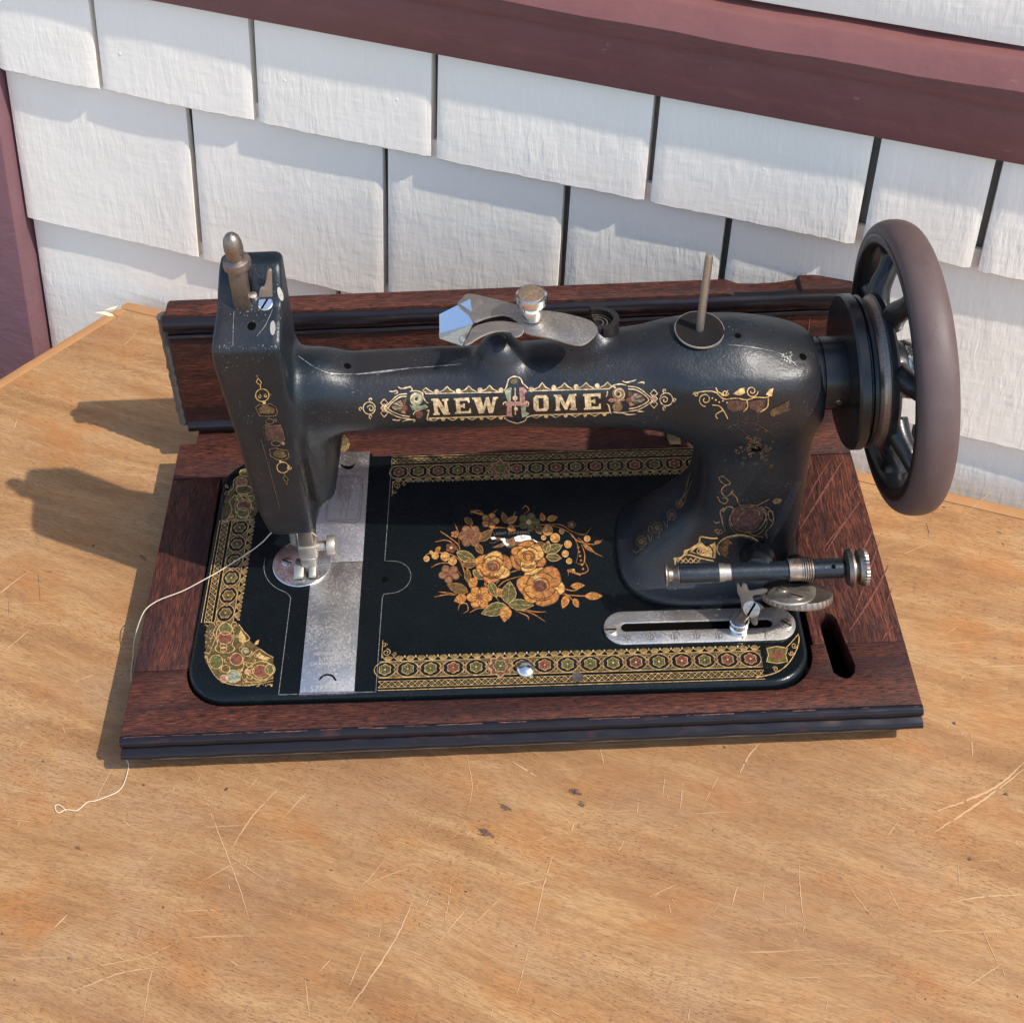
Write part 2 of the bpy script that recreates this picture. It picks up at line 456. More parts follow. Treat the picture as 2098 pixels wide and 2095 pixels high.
# ------------------------------------------------------------------ house wall
RW = _rot(-0.092, 0.03945059, -0.3466341)
OW = np.array([-0.076, 0.4225, -0.03])
STEP = 0.0066
def wp(a, n, w_):               # along the wall, outward, up -> world
    return OW + RW[:, 0] * a - RW[:, 1] * n + RW[:, 2] * w_
def wpx(u, v, n=0.0):           # photo pixel on a plane n in front of the wall -> (along, up)
    P = pxp(u, v, OW - RW[:, 1] * n, RW[:, 1]) - OW
    return float(P @ RW[:, 0]), float(P @ RW[:, 2])
wall_base = wp(0.2, -0.03, ZG - ZT)
wall = thing('house_wall', 'off white painted shingle wall with mauve brown window sill behind the table', 'wall', (wall_base[0], wall_base[1], ZG))
def wbox(a0, a1, n0, n1, w0, w1, bev=0.0):
    v, f = rbox((a0, n0, w0), (a1, n1, w1), bev)
    return [tuple(wp(*q)) for q in v], [q[::-1] for q in f]
LO = (ZG - OW[2]) / RW[2, 2] - 0.03
MB().add(*wbox(-1.3, 1.7, -0.11, -0.065, LO, 1.3)).build('sheathing', M['sheath'], wall)
def shingle(a0, a1, w0, w1, nf, seed):
    """tapered board with a ragged sawn butt and eased edges"""
    r = random.Random(seed); K = max(6, int((a1 - a0) / 0.0045)); v = []; f = []
    tb = 0.0125
    e = 0.0012
    bow = r.uniform(-0.0012, 0.0012)
    for k in range(K + 1):
        t = k / K; a = a0 + (a1 - a0) * t
        dn = bow * math.sin(t * PI)
        wb = w0 + r.uniform(-0.0005, 0.0004) + 0.0004 * math.sin(5 * t + seed)
        ee = e if 0 < k < K else 0.0
        rows = [(nf - tb, wb + 0.0008), (nf - 0.0016 + dn, wb), (nf + dn, wb + 0.0016), (nf + dn, w1), (nf - 0.004, w1)]
        for n_, w_ in rows: v.append(tuple(wp(a, n_ - (0.0011 if k in (0, K) else 0), w_)))
    for k in range(K):
        for j in range(4):
            f.append([k * 5 + j, k * 5 + j + 1, (k + 1) * 5 + j + 1, (k + 1) * 5 + j][::-1])
        f.append([k * 5, k * 5 + 4, (k + 1) * 5 + 4, (k + 1) * 5])
    f.append([0, 1, 2, 3, 4][::-1]); f.append([K * 5 + j for j in range(5)])
    return v, [q[::-1] for q in f]
GAP = 0.0046
n0, n1, n2 = STEP, 0.0, -STEP
c1 = np.mean([wpx(u, v, n0)[1] for u, v in ((0, 142), (525, 252), (887, 328), (1320, 413), (1690, 494))])
c2 = np.mean([wpx(u, v, n1)[1] for u, v in ((24, 437.5), (410, 530), (791, 625), (1960, 904))])
EXP = 0.1385
g0 = [wpx(u, v, n0)[0] for u, v in ((194, 90), (519, 150), (889, 224), (1335, 310), (1778, 395), (2025, 430))]
g1 = [wpx(u, v, n1)[0] for u, v in ((398, 378), (789, 469), (1154, 500), (1483, 525))]
g2 = [wpx(u, v, n2)[0] for u, v in ((692, 615), (1869, 901))]
CBX = wpx(35, 480, 0.012)[0]      # right edge of the corner board
def fill_right(a, r, end=1.7):
    o = []
    while a < end:
        a += r.uniform(0.10, 0.17); o.append(a)
    return o
shn = 0
rows = []
for k in range(9):
    r = random.Random(50 + k); nf = STEP * (1 - k)
    wb = c1 - (0 if k == 0 else (c1 - c2) + (k - 1) * EXP)
    wt = (c1 + 0.135 if k == 0 else (c1 if k == 1 else wb + EXP)) + 0.012
    if wb < LO + 0.02: wb = LO + 0.02
    if wt < wb + 0.04: continue
    gaps = {0: g0, 1: g1, 2: g2}.get(k)
    if gaps is None: gaps = [CBX + 0.10]
    if k == 1: gaps = gaps + [0.745]
    if k == 2: gaps = [gaps[0], 0.33, 0.475, gaps[1], 0.74]
    ed = [CBX + 0.001] + gaps + fill_right(gaps[-1], r)
    for i in range(len(ed) - 1):
        sv, sf = shingle(ed[i] + (GAP / 2 if i else 0.0015), ed[i + 1] - GAP / 2 * r.uniform(0.7, 1.15), wb + r.uniform(-0.0012, 0.0012), wt, nf + r.uniform(-0.0006, 0.0006), 1000 + shn); shn += 1
        obj('shingle', sv, sf, M['shingle'], wall, 30, origin=wp((ed[i] + ed[i + 1]) / 2, nf, wb))
# painted-over nail heads
for u, v_ in ((452, 205), (838, 215), (1072, 305), (1495, 378), (1800, 395), (2320, 480), (2880, 640), (3030, 640)):
    if u < 1932: su, sv = u * 0.5435, v_ * 0.5435
    else: su, sv = 1050 + (u - 1932) * 0.5424, v_ * 0.5424
    a_, w_ = wpx(su, sv, n0 + 0.0005)
    nh = [wp(a_ + r_ * math.cos(t), n0 + h_, w_ + r_ * math.sin(t)) for r_, h_ in ((0.0016, 0.0001), (0.0011, 0.00025), (0.0004, 0.0003)) for t in np.linspace(0, 2 * PI, 12, endpoint=False)]
    obj('nail_head', nh, [[i * 12 + k, i * 12 + (k + 1) % 12, (i + 1) * 12 + (k + 1) % 12, (i + 1) * 12 + k][::-1] for i in range(2) for k in range(12)] + [list(range(35, 23, -1))], M['shingle'], wall, 60)
# solid packing right behind the courses so the joints read as dark slots
for k in range(9):
    nf = STEP * (1 - k); wb = c1 - (0 if k == 0 else (c1 - c2) + (k - 1) * EXP)
    if wb < LO: break
    MB().add(*wbox(CBX, 1.7, nf - 0.030, nf - 0.0133, wb - 0.002, wb + EXP + 0.004)).build('undercourse', M['sheath'], wall, None)
# window sill group
def wline(pts, n): return float(np.mean([wpx(u, v, n)[1] for u, v in pts]))
AN, SN = 0.0135, 0.0245
a_bot = wline([(239, 0), (1050, 149), (2098, 323)], AN)
s_bot = wline([(1050, 40), (1575, 103), (2098, 183)], SN)
s_edge = wline([(1316, 18), (2098, 131)], SN)
print('trim', a_bot, s_bot, s_edge, 'c1', c1, c2, 'g', g0, g1, g2, CBX)
v, f = wbox(-0.02, 1.7, -0.03, AN, a_bot, s_bot + 0.004, 0.0018)
MB().add(v, f).build('sill_apron', M['trim'], wall, 30)
v, f = wbox(-0.02, 1.7, -0.03, AN + 0.005, s_bot - 0.012, s_bot + 0.002, 0.003)
MB().add(v, f).build('sill_cove', M['trim'], wall, 30)
prof = [(-0.03, s_bot), (SN - 0.003, s_bot), (SN, s_bot + 0.0015), (SN + 0.0003, s_bot + 0.003), (SN - 0.0065, s_edge - 0.0015), (SN - 0.0085, s_edge + 0.0005), (0.0, s_edge + 0.006), (-0.03, s_edge + 0.007)]
K = 60; vv = []; ff = []
for i in range(K + 1):
    a = -0.035 + (1.7 + 0.035) * i / K; dz = 0.0007 * math.sin(i * 1.7) + 0.0005 * math.sin(i * 0.6)
    vv += [tuple(wp(a, n_, w_ + dz)) for n_, w_ in prof]
P_ = len(prof)
for i in range(K):
    for j in range(P_):
        j2 = (j + 1) % P_; ff.append([i * P_ + j, (i + 1) * P_ + j, (i + 1) * P_ + j2, i * P_ + j2])
ff.append(list(range(P_))); ff.append([K * P_ + j for j in range(P_)][::-1])
obj('window_sill', vv, ff, M['trim'], wall, 22)
SH = wline([(1690, 33), (2098, 94)], 0.010)
MB().add(*wbox(0.05, 1.5, -0.06, 0.010, SH, SH + 0.065, 0.002)).build('sash_rail', M['sash'], wall, 30)
SW = SH - 0.004
t_ = NT('window_glass'); M['glass'] = t_.out((0.03, 0.035, 0.04), 0.06, 0.0, None, 0.6)
MB().add(*wbox(0.06, 1.49, -0.045, -0.040, SH + 0.062, 1.25)).build('window_pane', M['glass'], wall, None)
MB().add(*wbox(-0.02, 0.05, -0.06, 0.022, SW + 0.006, 1.28, 0.002)).build('window_casing', M['trim'], wall, 30)
# corner board left of the shingles
MB().add(*wbox(CBX - 0.115, CBX - 0.0005, -0.10, 0.013, LO + 0.01, 1.28, 0.002)).build('corner_board', M['corner'], wall, 30)
MB().add(*wbox(CBX - 0.010, CBX + 0.010, -0.10, -0.016, LO + 0.02, c1, 0.0)).build('corner_backing', M['trim'], wall, None)

# ------------------------------------------------------------------ table
tb_c = px(900, 1500, 2, ZT)
bd = np.array([0.9332, -0.3594, 0]); fd = np.array([-0.3594, -0.9332, 0])
P0 = px(257, 617.7, 2, ZT); P1 = px(231, 636, 2, ZT); P2 = px(0, 777.7, 2, ZT)
ld = (P2 - P1) / np.linalg.norm(P2 - P1)
Q = [P0, P1 + (P0 - P1) * 0.35 + ld * -0.004, P1, P1 + ld * 0.46]
Q.append(Q[-1] + fd * 0.42); Q.append(Q[-1] + (ld * -1 * 0 + fd * 0.25 + bd * 0.22)); Q.append(Q[-1] + bd * 1.15)
Q.append(Q[-1] - fd * 0.23 + bd * 0.20)
e_ = P0 + bd * ((Q[-1] - P0) @ bd); Q.append(e_)
top2 = [(q[0], q[1]) for q in Q]
table = thing('table', 'worn scratched honey brown wooden table with clipped corner carrying the sewing machine', 'table', (tb_c[0], tb_c[1], ZG))
LEGZ = ZT - 0.022
nl = np.array([ld[1], -ld[0], 0]);
if nl @ (np.array([0.2, 0, 0]) - P1) < 0: nl = -nl
BW_ = 0.0088
# main panel stops short of the edge bands on the left and back
i0 = P0 - (-fd) * BW_; 
def lint(p, d, q, e):           # intersection of two lines in plan
    A_ = np.array([[d[0], -e[0]], [d[1], -e[1]]]); s = np.linalg.solve(A_, (q - p)[:2]); return p + d * s[0]
c_in = lint(P1 + nl * BW_, ld, P0 + fd * BW_, bd)
Lend = P1 + ld * 0.46 + nl * BW_
panel = [c_in, Lend] + Q[3:4] + Q[4:8] + [Q[8], Q[8] + fd * BW_]
panel = [(q[0], q[1]) for q in [c_in, Lend, Q[3] + fd * 0.010] + Q[4:8] + [Q[8] + fd * BW_]]
v, f = plate(panel, [], LEGZ, ZT, 0.0004)
tt = obj('tabletop', v, f, M['table'], table, 30)
gapw = 0.0005
def band(p, q, nrm, r0=0):
    a = p; b = q; n_ = 40; o = []; i_ = []
    r = random.Random(r0)
    for k in range(n_ + 1):
        o.append(a + (b - a) * k / n_ - nrm * r.uniform(0, 0.0006)); i_.append(a + (b - a) * k / n_ + nrm * (BW_ - gapw))
    return [(z[0], z[1]) for z in o] + [(z[0], z[1]) for z in i_[::-1]]
corner_out = P1
bl = band(P1 + ld * 0.002, P1 + ld * 0.46, nl, 3)
v, f = plate(bl, [], LEGZ + 0.001, ZT + 0.0001, 0.0006); obj('edge_band', v, f, M['band'], table, 30)
bb = band(P0 + bd * 0.002, Q[8], fd, 4)
v, f = plate(bb, [], LEGZ + 0.001, ZT + 0.0001, 0.0006); obj('edge_band', v, f, M['band'], table, 30)
# torn corner: raw wood where a sliver broke away
cc = [P0 + bd * 0.002, P0 + bd * 0.0015 + fd * (BW_ - 0.0005), c_in, P1 + nl * (BW_ - 0.0005) + ld * 0.0015, P1 + ld * 0.002, P1 + (P0 - P1) * 0.15 + nl * 0.001, P1 + (P0 - P1) * 0.42 + nl * 0.0035, P1 + (P0 - P1) * 0.62 + nl * 0.001]
v, f = plate([(q[0], q[1]) for q in cc], [], LEGZ + 0.002, ZT - 0.0002, 0.0003); obj('broken_corner', v, f, M['band'], table, 30)
def chip(pts, z, name='raw_chip', m='raw'):
    v, f = plate([tuple(px(u, w_, 2, z)[:2]) for u, w_ in pts], [], z - 0.0002, z + 0.0001, 0)
    obj(name, v, f, M[m], table, None)
kz = 420 / 1929
chip([(kz * a, 400 + kz * b) for a, b in ((880, 1103), (985, 1095), (1062, 1118), (1068, 1136), (1030, 1140), (960, 1118))], ZT + 0.0003)
chip([(kz * a, 400 + kz * b) for a, b in ((985, 1080), (1050, 1055), (1110, 1040), (1075, 1072), (1030, 1078))], ZT + 0.0003)
# aprons and legs under the top
def inq(s, t): return P0 + bd * s + fd * t
aw = float((Q[8] - P0) @ bd); ad = float((Q[6] - P0) @ fd)
for (s0, t0), (s1, t1) in (((0.10, 0.07), (aw - 0.10, 0.07)), ((0.10, ad - 0.07), (aw - 0.10, ad - 0.07)), ((0.0, 0.12), (0.0, ad - 0.12)), ((aw - 0.09, 0.12), (aw - 0.09, ad - 0.12))):
    A_, B_ = inq(s0, t0), inq(s1, t1); d = (B_ - A_) / np.linalg.norm(B_ - A_); nn = np.array([-d[1], d[0], 0]) * 0.010
    o = [tuple(q[:2]) for q in (A_ - nn, B_ - nn, B_ + nn, A_ + nn)]
    v, f = plate(o, [], LEGZ - 0.09, LEGZ - 0.0002, 0.0008); obj('apron', v, f, M['band'], table, 30)
for s, t in ((0.03, 0.10), (aw - 0.09, 0.10), (0.03, ad - 0.10), (aw - 0.09, ad - 0.10)):
    c_ = inq(s, t); v, f = lathe([(0.016, 0), (0.019, 0.02), (0.021, 0.45), (0.027, 0.62), (0.027, LEGZ - ZG - 0.0003)], (c_[0], c_[1], ZG), seg=20)
    obj('leg', v, f, M['band'], table, 40)
# scratches and stains that can be placed in the photograph (thin marks lying on the top)
SC = MB(); ST = MB()
def mark(mb, pts, wd, z=ZT + 0.00025, jit=0.12):
    P = [px(u + rnd.uniform(-0.9, 0.9), v_ + rnd.uniform(-0.9, 0.9), 2, z) for u, v_ in spline(pts, 11)] if len(pts) > 2 else [px(pts[0][0] + (pts[1][0] - pts[0][0]) * k / 8, pts[0][1] + (pts[1][1] - pts[0][1]) * k / 8, 2, z) for k in range(9)]
    v = []; n = len(P)
    for i in range(n):
        t = P[min(i + 1, n - 1)] - P[max(i - 1, 0)]; t = t / (np.linalg.norm(t) + 1e-9); s = np.array([-t[1], t[0], 0])
        ww = wd * (0.25 + 0.75 * math.sin(PI * (i + 0.4) / (n - 0.2))) * rnd.uniform(1 - 3 * jit, 1 + jit) / 2
        v += [tuple(P[i] - s * ww), tuple(P[i] + s * ww)]
    mb.add(v, [[2 * i, 2 * i + 2, 2 * i + 3, 2 * i + 1] for i in range(n - 1) if n < 6 or rnd.random() < 0.92])
k1 = 1050 / 1932
def s1(*p): return [(k1 * a, 1500 + k1 * b) for a, b in p]
def s2(*p): return [(1050 + k1 * a, 1500 + k1 * b) for a, b in p]
for p_, wd in (
    (s1((1062, 200), (985, 278), (930, 345), (865, 450)), 0.9), (s1((1560, 625), (1500, 760), (1400, 920), (1300, 1065)), 1.0), (s1((735, 130), (790, 290), (840, 420), (905, 590), (965, 800)), 0.6),
    (s1((1705, 540), (1690, 640), (1675, 720)), 0.6), (s1((1765, 655), (1720, 710), (1655, 790)), 0.8), (s1((1905, 600), (1830, 680), (1700, 790)), 0.5), (s1((590, 840), (560, 950), (540, 1095)), 0.6),
    (s1((1150, 920), (1160, 1010), (1170, 1090)), 0.6), (s1((700, 770), (560, 840), (420, 870), (250, 905)), 0.5), (s1((610, 880), (460, 905), (340, 950), (270, 975)), 0.7), (s1((430, 130), (385, 205), (355, 270)), 0.6),
    (s1((1545, 510), (1470, 535), (1400, 565)), 0.5), (s1((1450, 480), (1400, 540), (1350, 590)), 0.5), (s1((975, 165), (935, 215)), 0.5), (s1((1755, 70), (1780, 200), (1758, 320)), 0.5), (s1((1385, 790), (1340, 900), (1315, 960)), 0.6),
    (s1((860, 460), (920, 500), (1010, 560)), 0.5), (s1((255, 685), (205, 735)), 0.9), (s1((0, 322), (150, 340)), 0.5), (s1((1630, 600), (1600, 660)), 0.6), (s1((905, 480), (760, 560)), 0.5), (s1((1160, 220), (1060, 330)), 0.6), (s1((1250, 850), (1205, 900)), 0.6),
    (s2((935, 35), (890, 90), (850, 170)), 1.0), (s2((1932, 110), (1830, 200), (1700, 260), (1600, 295)), 1.5), (s2((1932, 135), (1800, 235), (1700, 305), (1590, 375)), 1.3), (s2((850, 570), (825, 660)), 0.7), (s2((1078, 480), (1085, 600), (1100, 715)), 0.6),
    (s2((1415, 580), (1440, 630), (1470, 690)), 0.6), (s2((1650, 640), (1780, 618), (1932, 612)), 0.9), (s2((1845, 870), (1770, 920), (1700, 965)), 0.6), (s2((155, 455), (120, 570), (70, 790)), 0.7), (s2((65, 800), (40, 900), (15, 990)), 0.6),
    (s2((0, 110), (90, 165)), 1.2), (s2((330, 60), (345, 120)), 0.7), (s2((645, 170), (632, 290)), 0.7), (s2((575, 160), (565, 250)), 0.5), (s2((780, 160), (725, 260)), 0.5), (s2((1730, 0), (1735, 100)), 0.8), (s2((1450, 340), (1410, 395)), 0.6), (s2((1255, 560), (1330, 660), (1405, 745)), 0.5),
    (s2((475, 250), (470, 310)), 0.6), (s2((235, 335), (222, 372)), 0.9), (s2((420, 410), (398, 450)), 0.7), (s2((1680, 490), (1685, 570)), 0.5), (s2((1770, 740), (1830, 870)), 0.5), (s2((950, 570), (943, 640)), 0.6), (s2((0, 575), (130, 550)), 0.5), (s2((515, 620), (620, 570)), 0.5),
    ([(20, 1200), (0, 1215)], 0.8), ([(59, 1170), (0, 1213)], 0.7), ([(60, 1290), (5, 1338)], 0.8), ([(200, 1380), (150, 1395)], 0.6), ([(36, 858), (27, 882)], 0.8), ([(280, 683), (245, 715)], 0.7), ([(2040, 1000), (1970, 1060)], 0.5), ([(1840, 1140), (1920, 1105)], 0.5)):
    mark(SC, p_, wd * 0.001)
for _ in range(170):            # short nicks all over
    u, v_ = rnd.uniform(-100, 2200), rnd.uniform(1180, 2150)
    if 230 < u < 1900 and v_ < 1590: continue
    a = math.radians(rnd.choice([62, 75, 110, 35, 150]) + rnd.uniform(-15, 15)); L = rnd.uniform(6, 26)
    mark(SC, [(u, v_), (u + L * math.cos(a), v_ - L * math.sin(a))], rnd.uniform(0.25, 0.6) * 0.001)
SC.build('scratch_marks', M['scratch'], table, None)['kind'] = 'stuff'
for p_, wd in ((s2((210, 215), (235, 222), (262, 235)), 6), (s2((255, 255), (268, 285)), 4), (s1((1800, 360), (1830, 375), (1862, 395)), 7), (s1((1880, 265), (1932, 300)), 5), (s2((1857, 225), (1865, 238)), 3.5), ([(1897, 1070), (1902, 1085), (1902, 1100)], 1.5), ([(2040, 1088), (2055, 1093)], 2.5), ([(2050, 1108), (2058, 1118)], 1.6),
                (s1((285, 430), (297, 440)), 3), (s1((1150, 925), (1165, 935)), 2), ([(285, 1135), (300, 1148)], 2.5), ([(78, 1172), (82, 1230)], 0.7), ([(17, 1220), (18, 1262)], 0.7), (s2((1015, 512), (1022, 516)), 1.5), (s2((1392, 500), (1395, 512)), 1.0), ([(100, 1172), (106, 1168)], 1.6)):
    mark(ST, p_, wd * 0.001 * 0.42, ZT + 0.00022, 0.3)
    c_ = np.mean(p_, axis=0)
    for q in range(int(wd * 2.5)):
        a = rnd.uniform(0, 6.28); r = rnd.uniform(0, wd * 2.1)
        mark(ST, [(c_[0] + r * math.cos(a) - 5, c_[1] + r * math.sin(a) * 0.7 - 1), (c_[0] + r * math.cos(a) + 5, c_[1] + r * math.sin(a) * 0.7 + 2)], wd * 0.0001, ZT + 0.0002, 0.3)
ST.build('ink_stains', M['stain'], table, None)['kind'] = 'stuff'

# ------------------------------------------------------------------ machine board
W, YN, YP, HP, S1, S2 = 0.4607, 0.2287, 0.2393, 0.1083, 0.1966, 0.0450
BX0, BX1, BY0, BY1, BROT = 0.03437, 0.40237, 0.01844, 0.20715, -0.01165
BCX, BCY = (BX0 + BX1) / 2, (BY0 + BY1) / 2
def bm_(u, v_, z=0.0):          # bed plan -> world (the bed sits slightly skewed in its board)
    c, s = math.cos(BROT), math.sin(BROT)
    return (BCX + (u - BCX) * c - (v_ - BCY) * s, BCY + (u - BCX) * s + (v_ - BCY) * c, z)
def binv(x_, y_):
    c, s = math.cos(BROT), math.sin(BROT); dx, dy = x_ - BCX, y_ - BCY
    return (BCX + dx * c + dy * s, BCY - dx * s + dy * c)
board = thing('machine_board', 'dark red stained wooden machine board with upright hinged back leaf on the table', 'board', (W / 2, 0.12, ZT))
TH = 0.016; GP = 0.0012; GR = 0.0028
R_ = 0.026
fl = rrect(BX0 - GP, BX1 + GR, BY0 - GP, BY1 + GP, R_, 10)
def bw(l): return [bm_(a, b)[:2] for a, b in l]
n_ = 11
c_fr, c_br, c_bl, c_fl = fl[0:n_], fl[n_:2 * n_], fl[2 * n_:3 * n_], fl[3 * n_:4 * n_]   # front right, back right, back left, front left
sx0, sx1, sy0, sy1 = px(1677, 1272, 2, 0), px(1751, 1372, 2, 0), 0.0222, 0.0668
slot = [px(u, v_, 2, 0)[:2] for u, v_ in ((1677, 1268), (1681, 1258), (1692, 1253), (1705, 1258), (1713, 1266), (1721, 1285))]
slot_r = [px(u, v_, 2, 0)[:2] for u, v_ in ((1752, 1362), (1751, 1376), (1744, 1385), (1733, 1389), (1718, 1384), (1708, 1376))]
sl_l = px(1690, 1316, 2, 0)[0]; sl_r = px(1733, 1316, 2, 0)[0]
front = [(0, 0.0022), (W, 0.0022), (W, S2), (sl_r, S2)] + [tuple(q) for q in slot_r] + [(sl_l, S2), (bw([(BX1 + GR, S2)])[0][0], S2)] + bw(c_fr[::-1]) + bw(c_fl[::-1]) + [(bw([(BX0 - GP, S2)])[0][0], S2), (0, S2)]
v, f = plate(front, [], -TH, 0, 0.0006); obj('front_rail', v, f, M['mx'], board, 30)
xl = bw([(BX0 - GP, 0.12)])[0][0]; xr = bw([(BX1 + GR, 0.12)])[0][0]
v, f = plate([(0, S2 + 0.0004), (xl + 0.0008, S2 + 0.0004), (xl - 0.0010, S1 - 0.0004), (0, S1 - 0.0004)], [], -TH, -0.0002, 0.0005); obj('side_rail', v, f, M['my'], board, 30)
side = [(sl_r, S2 + 0.0004), (W, S2 + 0.0004), (W, S1 - 0.0006), (xr - 0.0010, S1 - 0.0006), (xr + 0.0008, S2 + 0.0004), (sl_l, S2 + 0.0004)] + [tuple(q) for q in slot]
v, f = plate(side, [], -TH, -0.0003, 0.0005); obj('side_rail', v, f, M['myr'], board, 30)
back = [(0, S1), (bw([(BX0 - GP, S1)])[0][0], S1)] + bw(c_bl[::-1]) + bw(c_br[::-1]) + [(bw([(BX1 + GR, S1)])[0][0], S1), (W, S1), (W, YP + 0.016), (0.0115, YP + 0.016), (0.0115, YN), (0, YN)]
v, f = plate(back, [], -TH, 0, 0.0006); obj('back_rail', v, f, M['mx'], board, 30)
# front moulding, run along x
prof = [(0.0020, 0.0), (0.0002, 0.0002), (-0.0018, -0.0012), (-0.0026, -0.0034), (-0.0018, -0.0056), (0.0002, -0.0066), (-0.0010, -0.0076), (-0.0040, -0.0082), (-0.0056, -0.0098), (-0.0058, -0.0116), (-0.0042, -0.0136), (-0.0010, -0.0146), (0.0020, -0.0148)]
K = 90; vv = []; ff = []; P_ = len(prof)
for i in range(K + 1):
    a = W * i / K
    for y_, z_ in prof: vv.append((a, y_ + 0.00022 * math.sin(i * 0.9 + z_ * 900) * rnd.uniform(0.3, 1), z_ + 0.00015 * math.sin(i * 1.3) ))
for i in range(K):
    for j in range(P_ - 1): ff.append([i * P_ + j, i * P_ + j + 1, (i + 1) * P_ + j + 1, (i + 1) * P_ + j])
    ff.append([i * P_ + P_ - 1, i * P_, (i + 1) * P_, (i + 1) * P_ + P_ - 1])
ff.append(list(range(P_))[::-1]); ff.append([K * P_ + j for j in range(P_)])
obj('front_moulding', vv, ff, M['mould'], board, 50)
# frame underneath that stands on the table
MB().add(*rbox((0.012, 0.0050, ZT), (0.4525, 0.020, -TH - 0.0002), 0.0015)).build('under_frame', M['under'], board, 30)
MB().add(*rbox((0.012, 0.228, ZT), (0.4525, 0.244, -TH - 0.0002), 0.0015)).build('under_frame', M['under'], board, 30)
MB().add(*rbox((0.004, 0.0205, ZT), (0.020, 0.2275, -TH - 0.0002), 0.001)).build('under_frame', M['under'], board, 30)
MB().add(*rbox((0.436, 0.0205, ZT), (0.4525, 0.2275, -TH - 0.0002), 0.001)).build('under_frame', M['under'], board, 30)
obj('gap_shade_sheet', *plate([(0.0205, 0.021), (0.4355, 0.021), (0.4355, 0.2272), (0.0205, 0.2272)], [], ZT + 0.0002, ZT + 0.0012, 0), M['bore'], board, None)  # added black sheet standing in for shade below the gap and slot
# upright leaf
leaf = obj('back_leaf', *plate([(0.0044, 0.0015), (W, 0.0015), (W, 0.110), (0.4265, 0.110), (0.4245, 0.1065), (0.412, 0.1046), (0.398, 0.1042), (0.386, 0.1050), (0.3790, 0.1085), (0.3765, 0.1092), (0.0060, 0.1092), (0.0044, 0.1075)], [], 0, 0.015, 0.0009, fmap=lambda a, b, c: (a, YP + 0.0005 + c, b)), M['mx'], board, 30)
leaf['label'] = 'upright hinged back leaf of red stained wood'
def bead(x0, x1, y_, z_, r, nm, m='mould', ry=None, nseg=70):
    pts = [(x0 + (x1 - x0) * i / nseg, y_ + 0.00015 * math.sin(i * 2.1), z_ + 0.0002 * math.sin(i * 0.8)) for i in range(nseg + 1)]
    return obj(nm, *tube(pts, r, 14), M[m], leaf, 60)
bead(0.003, W - 0.0005, YP + 0.0022, 0.1010, 0.0062, 'top_bead')
bead(0.005, W - 0.0005, YP + 0.0002, 0.0900, 0.0023, 'small_bead')
bead(0.006, W - 0.0005, YP + 0.0006, 0.0072, 0.0048, 'bottom_bead')
pts = [(0.0022 + 0.0003 * math.sin(k * 1.9), YP + 0.0055, 0.006 + 0.0985 * k / 22) for k in range(23)]
obj('end_strip', *tube(pts, [0.0042 + 0.0005 * math.sin(k * 2.7) * (k < 14) for k in range(23)], 10), M['under2'] if 'under2' in M else M['mould'], leaf, 60)
# butt hinge leaves showing between bed and board
def hinge(pts, z):
    v, f = plate([tuple(px(u, v_, 2, z)[:2]) for u, v_ in pts], [], z - 0.0006, z + 0.0004, 0.0002); return obj('brass_hinge', v, f, M['brass'], board, 40)
kz = 260 / 1929
hp = hinge([(620 + kz * a, 860 + kz * b) for a, b in ((430, 545), (415, 500), (350, 440), (320, 385), (345, 310), (430, 235), (520, 205), (630, 225), (700, 295), (720, 360), (700, 430), (620, 500), (590, 550))], 0.0014)
kz = 500 / 1932
hp2 = hinge([(1240 + kz * a, 840 + kz * b) for a, b in ((488, 155), (585, 165), (600, 270), (515, 275), (485, 215))], 0.0014)
for hc in ((720, 905),):
    q = px(hc[0], hc[1], 2, 0.002); obj('hinge_knuckle', *tube([(q[0] - 0.006, q[1] - 0.0125, 0.0008), (q[0] + 0.004, q[1] - 0.0127, 0.0008)], 0.0016, 10), M['brass'], hp, 60)

# ================================================================== SEWING MACHINE
ZB = 0.0042                      # upper face of the iron bed
mach = thing('sewing_machine', 'antique black cast iron sewing machine with gold decals set in the wooden board', 'sewing machine', (BCX, BCY, 0.0))
bed = obj('bed', *plate(rrect(BX0, BX1, BY0, BY1, 0.0252, 14), [], -0.0285, ZB, 0.0034, 5, fmap=bm_), M['japan_bed'], mach, 40)

